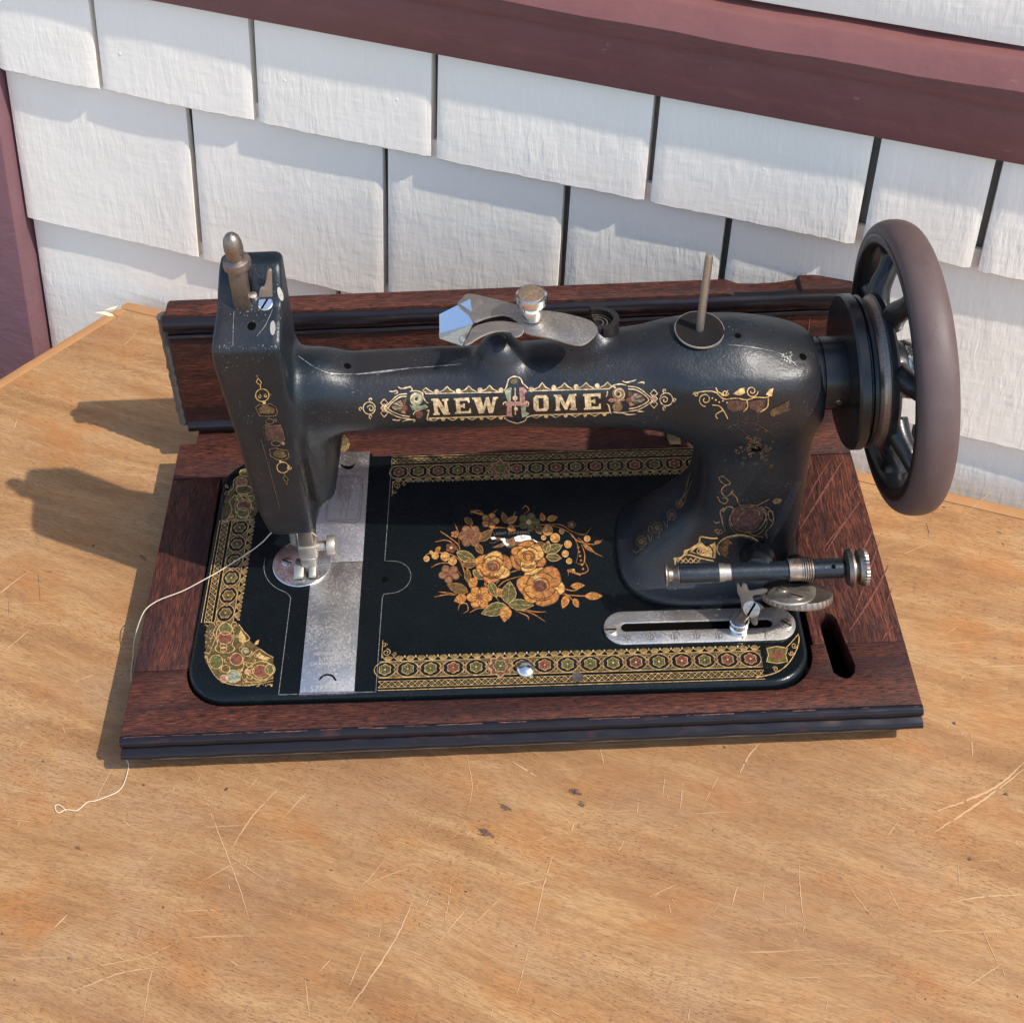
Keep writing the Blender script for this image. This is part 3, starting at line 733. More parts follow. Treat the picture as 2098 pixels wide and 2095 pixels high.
# ------------------------------------------------------------------ cast arm as one continuous surface
def surface_nets(F, org, h):
    S = F < 0
    a = S[:-1, :-1, :-1].astype(np.int8)
    tot = np.zeros(a.shape, np.int8)
    for i in (0, 1):
        for j in (0, 1):
            for k in (0, 1):
                tot += S[i:F.shape[0] - 1 + i, j:F.shape[1] - 1 + j, k:F.shape[2] - 1 + k]
    act = (tot > 0) & (tot < 8)
    I = np.argwhere(act)
    idx = -np.ones(act.shape, np.int64); idx[act] = np.arange(len(I))
    pos = np.zeros((len(I), 3)); cnt = np.zeros(len(I))
    cs = [(i, j, k) for i in (0, 1) for j in (0, 1) for k in (0, 1)]
    val = {c: F[I[:, 0] + c[0], I[:, 1] + c[1], I[:, 2] + c[2]] for c in cs}
    for c in cs:
        for ax in range(3):
            if c[ax]: continue
            d = list(c); d[ax] = 1; d = tuple(d)
            fa, fb = val[c], val[d]; m = (fa < 0) != (fb < 0)
            t = fa[m] / (fa[m] - fb[m])
            q = np.tile(np.array(c, float), (m.sum(), 1)); q[:, ax] += t
            pos[m] += q; cnt[m] += 1
    V = (I + pos / cnt[:, None]) * h + np.array(org)
    faces = []
    for ax in range(3):
        b, c = [(1, 2), (2, 0), (0, 1)][ax]
        sl0 = [slice(None)] * 3; sl1 = [slice(None)] * 3; sl0[ax] = slice(0, -1); sl1[ax] = slice(1, None)
        e = S[tuple(sl0)] != S[tuple(sl1)]
        P = np.argwhere(e); ok = (P[:, b] > 0) & (P[:, c] > 0) & (P[:, b] < F.shape[b] - 1) & (P[:, c] < F.shape[c] - 1); P = P[ok]
        ins = S[P[:, 0], P[:, 1], P[:, 2]]
        ids = []
        for db, dc in ((1, 1), (0, 1), (0, 0), (1, 0)):
            q = P.copy(); q[:, b] -= db; q[:, c] -= dc; ids.append(idx[q[:, 0], q[:, 1], q[:, 2]])
        Q_ = np.stack(ids, 1)
        Q_[~ins] = Q_[~ins][:, ::-1]
        faces.append(Q_)
    return V, np.concatenate(faces)
def smin(a, b, k):
    h = np.clip(0.5 + 0.5 * (b - a) / k, 0, 1); return b * (1 - h) + a * h - k * h * (1 - h)
def smax(a, b, k): return -smin(-a, -b, k)
def tab(xs, vs, q):
    s = spline(list(zip(xs, vs)), 12); s = np.array(s); o = np.argsort(s[:, 0], kind='stable'); return np.interp(q, s[o, 0], s[o, 1])
HV = 0.00125
org = np.array([0.056, 0.062, 0.001]); nx, ny, nz = int(0.372 / HV), int(0.108 / HV), int(0.254 / HV)
X = (org[0] + HV * np.arange(nx, dtype=np.float32))[:, None, None]; Y = (org[1] + HV * np.arange(ny, dtype=np.float32))[None, :, None]; Z = (org[2] + HV * np.arange(nz, dtype=np.float32))[None, None, :]
x1 = X[:, 0, 0]; z1 = Z[0, 0, :]; y1 = Y[0, :, 0]
YC = 0.117
def secx(xs, yc, zc, hy, hz, n, x0, xe):     # loft along x
    c = [tab(xs, q, x1)[:, None, None].astype(np.float32) for q in (yc, zc, hy, hz)]
    e = ((np.abs(Y - c[0]) / c[2]) ** n + (np.abs(Z - c[1]) / c[3]) ** n) ** (1.0 / n)
    F = (e - 1) * np.minimum(c[2], c[3])
    return smax(smax(F, x0 - X, 0.006), X - xe, 0.008)
def secz(zs, xl, xr_, yf, yb, n, z0, ze):
    c = [tab(zs, q, z1)[None, None, :].astype(np.float32) for q in (xl, xr_, yf, yb)]
    cx, hx, cy, hy = (c[0] + c[1]) / 2, (c[1] - c[0]) / 2, (c[2] + c[3]) / 2, (c[3] - c[2]) / 2
    e = ((np.abs(X - cx) / hx) ** n + (np.abs(Y - cy) / hy) ** n) ** (1.0 / n)
    F = (e - 1) * np.minimum(hx, hy)
    return smax(smax(F, z0 - Z, 0.003), Z - ze, 0.010)
AXS = [0.095, 0.13, 0.16, 0.19, 0.213, 0.235, 0.255, 0.275, 0.293, 0.317, 0.34, 0.362, 0.380, 0.392, 0.404]
arm = secx(AXS,
           [0.120, 0.119, 0.119, 0.119, 0.118, 0.118, 0.117, 0.117, 0.117, 0.117, 0.117, 0.117, 0.117, 0.117, 0.117],
           [0.1520, 0.1515, 0.1518, 0.1520, 0.1522, 0.1528, 0.1535, 0.1545, 0.1555, 0.1552, 0.1550, 0.1550, 0.1540, 0.1530, 0.1520],
           [0.0205, 0.0210, 0.0212, 0.0216, 0.0222, 0.0228, 0.0240, 0.0254, 0.0266, 0.0280, 0.0290, 0.0285, 0.0262, 0.0236, 0.0200],
           [0.0225, 0.0225, 0.0228, 0.0228, 0.0230, 0.0236, 0.0248, 0.0268, 0.0282, 0.0315, 0.0345, 0.0350, 0.0300, 0.0255, 0.0205], 2.25, 0.095, 0.404)
ztop = tab([0.05, 0.12, 0.20, 0.212, 0.222, 0.24, 0.30, 0.45], [0.1725, 0.1725, 0.1735, 0.1745, 0.182, 0.20, 0.25, 0.4], x1)[:, None, None].astype(np.float32)
arm = smax(arm, Z - ztop, 0.0016)
col = secz([0.0, 0.012, 0.024, 0.036, 0.050, 0.0640, 0.085, 0.105, 0.125, 0.150, 0.168],
           [0.2990, 0.3020, 0.3100, 0.3215, 0.3340, 0.3400, 0.3415, 0.3405, 0.3385, 0.3345, 0.3300],
           [0.4030, 0.4032, 0.4040, 0.4048, 0.4058, 0.4062, 0.4070, 0.4076, 0.4076, 0.4050, 0.3980],
           [0.0800, 0.0835, 0.0872, 0.0895, 0.0908, 0.0915, 0.0918, 0.0918, 0.0915, 0.0905, 0.0910],
           [0.1560, 0.1530, 0.1500, 0.1475, 0.1455, 0.1445, 0.1440, 0.1440, 0.1440, 0.1445, 0.1440], 4.2, -0.01, 0.170)
body = smin(arm, col, 0.022)
# foot pad on the bed
e = ((np.abs(X - 0.351) / 0.0555) ** 3.0 + (np.abs(Y - 0.117) / 0.0450) ** 3.0) ** (1 / 3.0)
pad = smax((e - 1) * 0.045, Z - 0.0085, 0.004)
body = smin(body, np.broadcast_to(pad, body.shape), 0.010)
# head
xl_ = tab([0.03, 0.055, 0.075, 0.105, 0.14, 0.175, 0.203, 0.222, 0.25], [0.0845, 0.0825, 0.0785, 0.0760, 0.0738, 0.0708, 0.0690, 0.0715, 0.0745], z1)[None, None, :].astype(np.float32)
xr2 = tab([0.03, 0.06, 0.10, 0.16, 0.20, 0.25], [0.1105, 0.1110, 0.1105, 0.1085, 0.1080, 0.1075], z1)[None, None, :].astype(np.float32)
yf2 = tab([0.03, 0.055, 0.10, 0.20, 0.25], [0.0965, 0.0960, 0.0945, 0.0925, 0.0920], z1)[None, None, :].astype(np.float32)
zt2 = tab([0.06, 0.090, 0.096, 0.105, 0.1135, 0.1165, 0.1220, 0.1270, 0.132, 0.145, 0.16], [0.2080, 0.2105, 0.2135, 0.2185, 0.2215, 0.2235, 0.2330, 0.2385, 0.2405, 0.2400, 0.236], y1)[None, :, None].astype(np.float32)
hd = smax(smax(xl_ - X, X - xr2, 0.004), smax(yf2 - Y, Y - 0.1415, 0.007), 0.0045)
hd = smax(smax(hd, Z - zt2, 0.0030), 0.0545 - Z, 0.005)
body = smin(body, hd, 0.013)
def capsule(a, b, ra, rb):
    a = np.array(a, np.float32); b = np.array(b, np.float32); d = b - a
    t = np.clip(((X - a[0]) * d[0] + (Y - a[1]) * d[1] + (Z - a[2]) * d[2]) / (d @ d), 0, 1)
    return np.sqrt((X - a[0] - t * d[0]) ** 2 + (Y - a[1] - t * d[1]) ** 2 + (Z - a[2] - t * d[2]) ** 2) - (ra + (rb - ra) * t)
body = smin(body, capsule((0.1215, 0.1180, 0.162), (0.1120, 0.1210, 0.070), 0.0175, 0.0105), 0.010)
body = smin(body, capsule((0.226, 0.117, 0.165), (0.226, 0.118, 0.1775), 0.0150, 0.0125), 0.009)     # boss below the tension plate
body = smin(body, capsule((0.272, 0.122, 0.172), (0.281, 0.124, 0.181), 0.0095, 0.0085), 0.006)
# slot down the side of the head and recess behind the lifter
body = smax(body, -capsule((0.0860, 0.1185, 0.2310), (0.0860, 0.1185, 0.2550), 0.0055, 0.0055), 0.002)
body = np.ascontiguousarray(body, dtype=np.float32)
body[0] = body[-1] = 1; body[:, 0] = body[:, -1] = 1; body[:, :, -1] = 1; body[:, :, 0] = 1
AV, AF = surface_nets(body, org, HV)
# one light Laplacian pass takes the grid out of the casting
nb = np.zeros_like(AV); ct = np.zeros(len(AV))
for _ in range(2):
    nb[:] = 0; ct[:] = 0
    for i in range(4):
        np.add.at(nb, AF[:, i], AV[AF[:, (i + 1) % 4]]); np.add.at(ct, AF[:, i], 1)
        np.add.at(nb, AF[:, i], AV[AF[:, i - 1]]); np.add.at(ct, AF[:, i], 1)
    AV = AV * 0.55 + 0.45 * nb / ct[:, None]
arm_ob = obj('arm', AV, AF, M['arm'] if 'arm' in M else M['japan'], mach, 180)
BVH = BVHTree.FromPolygons([tuple(a) for a in AV.tolist()], AF.tolist())
print('arm verts', len(AV))
def onarm(u, v_, off=0.0003):
    d = Vector(ray(u, v_)).normalized(); loc, nr, i, dist = BVH.ray_cast(Vector(CAM), d)
    if loc is None: return None
    if nr.dot(d) > 0: nr = -nr
    return loc + nr * off, nr
def disc_on_arm(name, u, v_, r, m, off=0.0002, ell=1.0, parent=None):
    q = onarm(u, v_, off)
    if not q: return
    a, b, c = frame(q[1]); vv = [tuple(q[0] + (b * math.cos(t) * ell + c * math.sin(t)) * r) for t in np.linspace(0, 2 * PI, 20, endpoint=False)]
    vi = [tuple(q[0] - a * 0.0012 + (b * math.cos(t) * ell + c * math.sin(t)) * r * 0.75) for t in np.linspace(0, 2 * PI, 20, endpoint=False)]
    n = 20
    f = [[i, (i + 1) % n, (i + 1) % n + n, i + n] for i in range(n)] + [list(range(2 * n - 1, n - 1, -1))]
    # shallow cone seen as a drilled hole: the rim lies on the casting
    f = [list(range(n))]
    return obj(name, vv, f, M[m], arm_ob, None)
for u, v_, r in ((516, 668, 0.0024), (712, 750, 0.0022), (1512, 688, 0.0019), (1645, 731, 0.0022), (1551, 919, 0.0030)):
    disc_on_arm('oil_hole', u, v_, r, 'bore')

# ------------------------------------------------------------------ shaft collar and balance wheel
AX, AZ = 0.117, 0.1535
obj('shaft_collar', *lathe([(0.0205, 0.0), (0.0205, 0.011), (0.0196, 0.0115), (0.0196, 0.0118), (0.0206, 0.0124), (0.0206, 0.0262), (0.0190, 0.0268)], (0.3975, AX, AZ), (1, 0, 0), 56), M['wheel_black'], mach, 35)
def screw(name, c, nrm, r, parent, m='nickel', ang=20, h=0.0008):
    a, u, w_ = frame(nrm); c = Vector(c)
    s = obj(name, *lathe([(r, -0.0004), (r, h * 0.7), (r * 0.86, h), (0, h)], c, nrm, 24), M[m], parent, 35)
    d = u * math.cos(math.radians(ang)) + w_ * math.sin(math.radians(ang)); e = a.cross(d)
    q = [c + a * (h + 0.00008) + d * (r * 0.93 * i) + e * (r * 0.13 * j) for i, j in ((-1, -1), (1, -1), (1, 1), (-1, 1))]
    obj('screw_slot', [tuple(z) for z in q], [[0, 1, 2, 3]], M['bore'], s, None)
    return s
wheel = obj('balance_wheel', *lathe([(0.0, 0.0), (0.0300, 0.0), (0.0435, 0.0006), (0.0447, 0.0020), (0.0447, 0.0068), (0.0437, 0.0078), (0.0408, 0.0080), (0.0408, 0.0090), (0.0430, 0.0094), (0.0438, 0.0110), (0.0412, 0.0135), (0.0405, 0.0150), (0.0415, 0.0168), (0.0442, 0.0190), (0.0442, 0.0222), (0.0425, 0.0240), (0.0150, 0.0260), (0.0120, 0.0262)], (0.4226, AX, AZ), (1, 0, 0), 96), M['wheel_black'], mach, 32)
obj('belt_groove', *lathe([(0.0428, 0.0118), (0.04145, 0.0135), (0.04075, 0.0150), (0.04175, 0.0168), (0.0430, 0.0180)], (0.4226, AX, AZ), (1, 0, 0), 96, None, False), M['steel'], wheel, 60)
WX, WY, WZ = 0.4570, 0.1180, 0.1555
rp = []
for k in range(40):
    t = 2 * PI * k / 40; ca, sa = math.cos(t), math.sin(t)
    rp.append((0.0768 + 0.0076 * math.copysign(abs(ca) ** 0.9, ca), 0.0110 * math.copysign(abs(sa) ** 0.9, sa)))
def ring(prof, c, seg=128):
    v = []; f = []; n = len(prof)
    for i in range(seg):
        a = 2 * PI * i / seg
        for r, h in prof: v.append((c[0] + h, c[1] + r * math.cos(a), c[2] + r * math.sin(a)))
    for i in range(seg):
        j = (i + 1) % seg
        for k in range(n):
            k2 = (k + 1) % n; f.append([i * n + k, j * n + k, j * n + k2, i * n + k2])
    return v, f
rim = obj('rim', *ring(rp, (WX, WY, WZ)), M['rim'], wheel, 180)
rin = [(0.0762, -0.0112), (0.0752, -0.0117), (0.0715, -0.0112), (0.0690, -0.0085), (0.0682, 0.0), (0.0690, 0.0085), (0.0715, 0.0112), (0.0752, 0.0117), (0.0762, 0.0112)]
rin = spline(rin, 4)
obj('rim_lining', *ring(rin, (WX, WY, WZ)), M['wheel_black'], wheel, 60)
for k in range(7):
    a = math.radians(180 - 30 - 360 / 7 * k)          # 180 deg faces the viewer
    cy, cz = math.cos(a), math.sin(a); ty, tz = -cz, cy
    P = []; Rr = []
    for r, h, o, rad in ((0.035, -0.0100, -0.004, 0.0072), (0.045, -0.0085, -0.002, 0.0066), (0.054, -0.0045, 0.001, 0.0058), (0.063, -0.0008, 0.002, 0.0062), (0.0718, 0.0, 0.003, 0.0092)):
        P.append((WX + h, WY + r * cy + o * ty, WZ + r * cz + o * tz)); Rr.append(rad)
    P = spline(P, 5); Rr = list(np.interp(np.linspace(0, 1, len(P)), np.linspace(0, 1, 5), Rr))
    obj('spoke', *tube(P, Rr, 14), M['wheel_black'], wheel, 180)
obj('clamp_nut', *lathe([(0.0130, 0), (0.0130, 0.010), (0.0165, 0.011), (0.0172, 0.013), (0.0172, 0.024), (0.0150, 0.026), (0, 0.026)], (0.447, AX, AZ), (1, 0, 0), 40), M['nickel_bright'], wheel, 40)
obj('wheel_hub', *lathe([(0.018, 0), (0.018, 0.006), (0.016, 0.010), (0.014, 0.016)], (0.4480, AX, AZ), (1, 0, 0), 48), M['wheel_black'], wheel, 40)
screw('set_screw', (0.4215, AX - 0.0135 - 0.0012, AZ - 0.0150 - 0.0), (0, -0.67, -0.74), 0.0, wheel) if False else None
q = px(1715, 774, 1, 0.0985); screw('collar_screw', (0.4175, AX - 0.0200, AZ - 0.0040), (0, -0.98, -0.2), 0.0020, mach, 'steel')
# notch worn in the rim
# ------------------------------------------------------------------ plates on the bed
ZP = ZB + 0.0007
moon_b = [bm_(*binv(*px(640 + 140 / 1421 * a, 920 + 140 / 1421 * b, 2, ZP)[:2]))[:2] for a, b in spline([(578, 300), (600, 350), (660, 395), (740, 415), (820, 398), (870, 350), (895, 298), (850, 325), (740, 350), (640, 330)], 4, True)]
kz = 160 / 1102
moon_f = [tuple(px(600 + kz * a, 1160 + kz * b, 2, ZP)[:2]) for a, b in spline([(365, 1605), (390, 1560), (440, 1525), (500, 1515), (560, 1530), (600, 1570), (615, 1612), (590, 1608), (560, 1565), (500, 1540), (440, 1548), (400, 1585)], 4, True)]
sx_a, sx_b = 0.1017, 0.1336
def slide(y0, y1, hole, nm):
    return obj(nm, *plate([(sx_a, y0), (sx_b, y0), (sx_b - 0.0002, y1), (sx_a - 0.0002, y1)], [], ZB + 0.0001, ZP, 0.00025), M['nickel_slide'], mach, 30)
MB().add(*rbox((0.1000, 0.1966, ZB - 0.004), (0.1352, 0.2098, ZB - 0.0002), 0.001)).build('slide_channel', M['japan_bed'], mach, 30)
def moon(l, par): obj('finger_notch', *plate(l, [], ZP - 0.0002, ZP + 0.00012, 0), M['bore'], par, None)
sl_b = slide(0.1168, 0.2106, moon_b, 'slide_plate'); sl_f = slide(0.0221, 0.1163, moon_f, 'slide_plate'); moon(moon_b, sl_b); moon(moon_f, sl_f)
obj('plate_edge', *plate([(sx_a - 0.0004, 0.0212), (sx_b + 0.0004, 0.0210), (sx_b + 0.0004, 0.0222), (sx_a - 0.0004, 0.0224)], [], ZB - 0.003, ZB + 0.0010, 0.0003), M['nickel_bright'], sl_f, 30)
NX, NY, NR = 0.0951, 0.1168, 0.01853
ncirc = arc(NX, NY, NR, 0, 360, 64)[:-1]
kz = 180 / 1929
def npx(a, b): return tuple(px(540 + kz * a, 1040 + kz * b, 2, ZP + 0.0008)[:2])
fh1 = [npx(*q) for q in ((795, 1475), (880, 1475), (880, 1545), (835, 1560), (800, 1550))]
fh2 = [npx(*q) for q in ((1005, 1420), (1175, 1420), (1180, 1560), (1010, 1560))]
npl = obj('needle_plate', *plate(ncirc, [fh1, fh2], ZB + 0.0002, ZP + 0.0008, 0.0005, 3), M['nickel_bright'], mach, 35)
obj('feed_slot', *plate(arc(NX, NY, NR - 0.002, 0, 360, 24)[:-1], [], ZB + 0.0001, ZB + 0.0003, 0), M['bore'], npl, None)
q = px(588, 1150, 2, ZP + 0.0010); screw('plate_screw', (q[0], q[1], ZP + 0.0004), (0, 0, 1), 0.0034, npl, 'nickel_bright', -112 + 90)
# bolt cap on the front border and screw hole beside it
q = px(1077, 1367, 2, ZB + 0.002); obj('bolt_cap', *lathe([(0.0056, 0), (0.0056, 0.0010), (0.0046, 0.0025), (0.0026, 0.0034), (0, 0.0037)], (q[0], q[1], ZB), (0, 0, 1), 36), M['nickel_bright'], mach, 60)
q = px(1183, 1387, 2, ZB); obj('screw_hole', *lathe([(0.0034, 0), (0.0034, 0.0003), (0.0022, 0.0002), (0, 0.0001)], (q[0], q[1], ZB + 0.0001), (0, 0, 1), 24), M['steel'], bed, 35)
q = px(788, 1187, 2, ZB); obj('screw_hole', *lathe([(0.0020, 0), (0.0020, 0.0002), (0, 0.0002)], (q[0], q[1], ZB + 0.0001), (0, 0, 1), 24), M['bore'], bed, 35)
# ------------------------------------------------------------------ stitch gauge
gy = 0.0578
def gm(u, v_, z): return (0.3395 + (u - 0.3395) * math.cos(BROT) - (v_ - gy) * math.sin(BROT), gy + (u - 0.3395) * math.sin(BROT) + (v_ - gy) * math.cos(BROT), z)
gx0, gx1, gr = 0.2818, 0.3972, 0.0118
def stad(x0, x1, y_, r, n=14): return arc(x1 - r, y_, r, -90, 90, n) + arc(x0 + r, y_, r, 90, 270, n)
gauge = obj('stitch_gauge', *plate(stad(gx0, gx1, gy, gr), [stad(0.2922, 0.3832, gy + 0.0002, 0.0029, 8)], ZB + 0.0001, ZB + 0.0012, 0.0004, 2, fmap=gm), M['nickel_slide'], mach, 35)
obj('gauge_slot', *plate(stad(0.2915, 0.3840, gy, 0.0034, 8), [], ZB + 0.00005, ZB + 0.0002, 0, fmap=gm), M['bore'], gauge, None)
for u in (1251, 1611): q = px(u, 1291 if u < 1400 else 1278.5, 2, ZB + 0.0015); screw('gauge_screw', (q[0], q[1], ZB + 0.0010), (0, 0, 1), 0.0038, gauge, 'nickel', 0 if u < 1400 else -38, 0.0016)
def text(s, size, fmap, parent, m, name='lettering', align='CENTER', z=0.0):
    cu = bpy.data.curves.new('t', 'FONT'); cu.body = s; cu.size = size; cu.align_x = align; cu.align_y = 'CENTER'
    o = bpy.data.objects.new('t', cu); COL.objects.link(o); bpy.context.view_layer.update()
    me = bpy.data.meshes.new_from_object(o.evaluated_get(bpy.context.evaluated_depsgraph_get()))
    v = [fmap(a.co.x, a.co.y) for a in me.vertices]; f = [list(p.vertices) for p in me.polygons]
    bpy.data.objects.remove(o); bpy.data.curves.remove(cu); bpy.data.meshes.remove(me)
    return obj(name, v, f, M[m], parent, None)
kz = 420 / 1932
for s, a in (('32', 250), ('22', 470), ('16', 690), ('13', 905), ('10', 1112), ('8', 1335), ('7', 1555)):
    q = px(1230 + kz * a, 1240 + kz * (305 - (a - 250) * 0.022), 2, ZB + 0.0013)
    text(s, 0.0056, lambda x_, y_, q=q: (q[0] + x_, q[1] + y_, ZB + 0.00135), gauge, 'stamp', 'stamped_number')
    p_ = px(1230 + kz * a, 1240 + kz * 275, 2, ZB + 0.0013)
    obj('stamped_tick', *plate([(p_[0] - 0.00018, q[1] - 0.0030), (p_[0] + 0.00018, q[1] - 0.0030), (p_[0] + 0.00018, q[1] + 0.0045), (p_[0] - 0.00018, q[1] + 0.0045)], [], ZB + 0.00128, ZB + 0.00133, 0), M['stamp'], gauge, None)
# clamp knob riding in the gauge
q = px(1513, 1290, 2, ZB + 0.0012)
obj('gauge_knob', *lathe([(0.0056, 0), (0.0056, 0.0040), (0.0050, 0.0048), (0.0050, 0.0062), (0.0060, 0.0066), (0.0060, 0.0092), (0.0054, 0.0098), (0, 0.0100)], (q[0], q[1], ZB + 0.0012), (0, 0, 1), 40, {5, 6}), M['nickel_bright'], gauge, 35)

# ------------------------------------------------------------------ presser foot, needle bar
pb = MB().add(*rbox((0.0965, 0.1095, 0.0285), (0.1058, 0.1185, 0.0700), 0.0010)).build('presser_bar', M['steel'], mach, 30)
obj('needle_bar', *lathe([(0.0028, 0), (0.0030, 0.002), (0.0030, 0.055)], (0.0920, 0.1215, 0.020), (0, 0, 1), 20), M['nickel'], mach, 40)
obj('needle', *lathe([(0.0003, 0), (0.0007, 0.006), (0.0008, 0.016)], (0.0965, 0.1180, 0.0055), (0, 0, 1), 12), M['nickel_bright'], mach, 40)
ft = MB()
ft.add(*rbox((0.0955, 0.1085, 0.0180), (0.1072, 0.1195, 0.0292), 0.0012)); ft.add(*rbox((0.0962, 0.1080, 0.0105), (0.1060, 0.1140, 0.0190), 0.0012))
foot = ft.build('presser_foot', M['nickel'], mach, 30)
def toe(x0, x1, y0):
    pf = [(0.1180, 0.0065), (0.1180, 0.0085), (0.1120, 0.0120), (0.1085, 0.0118), (y0, 0.0092), (y0 - 0.0006, 0.0078), (y0 + 0.002, 0.0064)]
    o = [(a, b) for a, b in pf]
    return plate(o, [], x0, x1, 0.0004, 2, fmap=lambda a, b, c: (c, a, b))
obj('toe', *toe(0.0915, 0.0975, 0.1030), M['nickel'], foot, 35); obj('toe', *toe(0.1008, 0.1052, 0.1035), M['nickel'], foot, 35)
obj('thumb_screw', *lathe([(0.0030, 0), (0.0030, 0.0058), (0.0022, 0.0060), (0.0022, 0.0068), (0.0060, 0.0070), (0.0062, 0.0080), (0.0062, 0.0112), (0.0056, 0.0120), (0, 0.0120)], (0.1065, 0.1140, 0.0240), (1, 0.0, 0.05), 36, {5, 6}), M['nickel'], foot, 35)
# ------------------------------------------------------------------ top of the head: lifter, take-up lever
lb = MB().add(*rbox((0.0812, 0.1135, 0.2205), (0.0905, 0.1205, 0.2475), 0.0008)).build('tension_bar', M['guide'], mach, 30)
obj('pressure_knob', *lathe([(0.0060, 0.0), (0.0076, 0.0006), (0.0079, 0.0024), (0.0075, 0.0050), (0.0060, 0.0058), (0.0047, 0.0062), (0.0050, 0.0100), (0.0053, 0.0130), (0.0051, 0.0165), (0.0043, 0.0198), (0.0028, 0.0220), (0, 0.0229)], (0.0862, 0.1185, 0.2478), (-0.05, 0.0, 1), 40, {2, 3}), M['steel'], mach, 50)
kz = 250 / 1929
lv = [px(430 + kz * a, 460 + kz * b, 1, 0.1195) for a, b in spline([(915, 715), (950, 692), (980, 720), (985, 850), (990, 960), (995, 1180), (970, 1230), (900, 1260), (820, 1240), (785, 1200), (778, 1090), (800, 980), (855, 955), (890, 870), (905, 780)], 3, True)]
lever = obj('takeup_lever', *plate([(a[0], a[2]) for a in lv], [], 0.1180, 0.1200, 0.0003, fmap=lambda a, b, c: (a, c, b)), M['nickel'], mach, 35)
q = px(430 + kz * 880, 460 + kz * 1250, 1, 0.1165); screw('lever_screw', q, (0.0, -0.55, 0.83), 0.0042, lever, 'nickel_bright', 60, 0.0016)
q = px(430 + kz * 690, 460 + kz * 1130, 1, 0.118); obj('pin', *lathe([(0.0022, 0), (0.0022, 0.004), (0, 0.0045)], (q[0], q[1], q[2] - 0.002), (0, -0.3, 1), 16), M['nickel'], mach, 35)
# ------------------------------------------------------------------ spool pin
q0 = Vector((0.3392, 0.1169, 0.1898)); hit = BVH.ray_cast(Vector((0.3392, 0.1169, 0.25)), Vector((0, 0, -1)))[0]
zs_ = hit.z if hit else 0.19
obj('spool_pin', *lathe([(0.0022, 0), (0.0023, 0.052), (0.0021, 0.0545), (0, 0.0548)], (0.3390, 0.1169, zs_ + 0.0005), (0.055, 0.0, 1), 24), M['nickel'], mach, 50)
obj('spool_disc', *lathe([(0.0137, -0.0004), (0.0139, 0.0004), (0.0136, 0.0010), (0.0128, 0.0009), (0, 0.0009)], (0.3390, 0.1169, zs_ + 0.0004), (0.03, -0.08, 1), 48), M['disc'] if 'disc' in M else M['wheel_black'], mach, 35)
obj('disc_ring', *lathe([(0.0132, 0.00095), (0.0140, 0.00095), (0.0143, 0.0003), (0.0141, -0.0004)], (0.3390, 0.1169, zs_ + 0.0004), (0.03, -0.08, 1), 48, None, False), M['nickel'], mach, 60)
# ------------------------------------------------------------------ thread tension on the arm
kz = 400 / 1932
TPZ = 0.2015
tpn = np.array([-0.10, 0.02, 1.0]); tpn /= np.linalg.norm(tpn); TPO = np.array([0.2448, 0.1185, TPZ])
def tpx(a, b, dz=0.0): P = pxp(880 + kz * a, 560 + kz * b, TPO + tpn * dz, tpn); return P
def plane_piece(name, pts, th, m, dz=0.0, parent=None, n=3):
    L = [tpx(a, b, dz) for a, b in spline(pts, n, True)]
    ux = np.array([1.0, 0, -tpn[0] / tpn[2]]); ux /= np.linalg.norm(ux); uy = np.cross(tpn, ux); O = L[0]
    return obj(name, *plate([((p - O) @ ux, (p - O) @ uy) for p in L], [], -th, 0, 0.0002, 2, fmap=lambda a, b, c: O + ux * a + uy * b + tpn * c), M[m], parent or mach, 35)
tens = plane_piece('tension_plate', [(275, 305), (330, 235), (362, 205), (420, 202), (560, 232), (690, 262), (800, 290), (900, 320), (1100, 360), (1330, 392), (1560, 452), (1635, 500), (1663, 560), (1625, 625), (1545, 690), (1440, 705), (1200, 640), (930, 580), (860, 470), (740, 410), (560, 440), (440, 480), (380, 400)], 0.0012, 'nickel')
for a, b, nm in (((275, 305), (405, 252), 'tension_fold'),):
    fo_n = np.array([-0.48, -0.32, 0.81]); fo_n /= np.linalg.norm(fo_n); fo_o = tpx(420, 380, 0.0)
    A_, B_, C_, D_ = [pxp(880 + kz * a_, 560 + kz * b_, fo_o, fo_n) for a_, b_ in ((96, 405), (402, 252), (430, 502), (98, 592))]
    nrm = np.cross(B_ - A_, D_ - A_); nrm /= np.linalg.norm(nrm); nrm *= 1 if nrm[2] > 0 else -1
    v = [tuple(p) for p in (A_, B_, C_, D_)] + [tuple(p - nrm * 0.0009) for p in (A_, B_, C_, D_)]
    obj('tension_fold', v, [[0, 3, 2, 1], [4, 5, 6, 7], [0, 1, 5, 4], [1, 2, 6, 5], [2, 3, 7, 6], [3, 0, 4, 7]], M['nickel_mirror'] if 'nickel_mirror' in M else M['nickel_bright'], tens, None)
    E_ = tpx(330, 715, -0.0150); F_ = tpx(230, 680, -0.0150); G_ = tpx(105, 640, -0.0125); H_ = tpx(405, 640, -0.0130)
    v = [tuple(p) for p in (C_, D_, G_, F_, E_, H_)]; nrm = np.cross(np.array(v[1]) - np.array(v[0]), np.array(v[4]) - np.array(v[0])); nrm /= np.linalg.norm(nrm)
    v2 = [tuple(np.array(p) + nrm * 0.0009) for p in v]
    obj('fold_bracket', v + v2, [list(range(6)), list(range(11, 5, -1))] + [[i, (i + 1) % 6, (i + 1) % 6 + 6, i + 6] for i in range(6)], M['nickel'], tens, None)
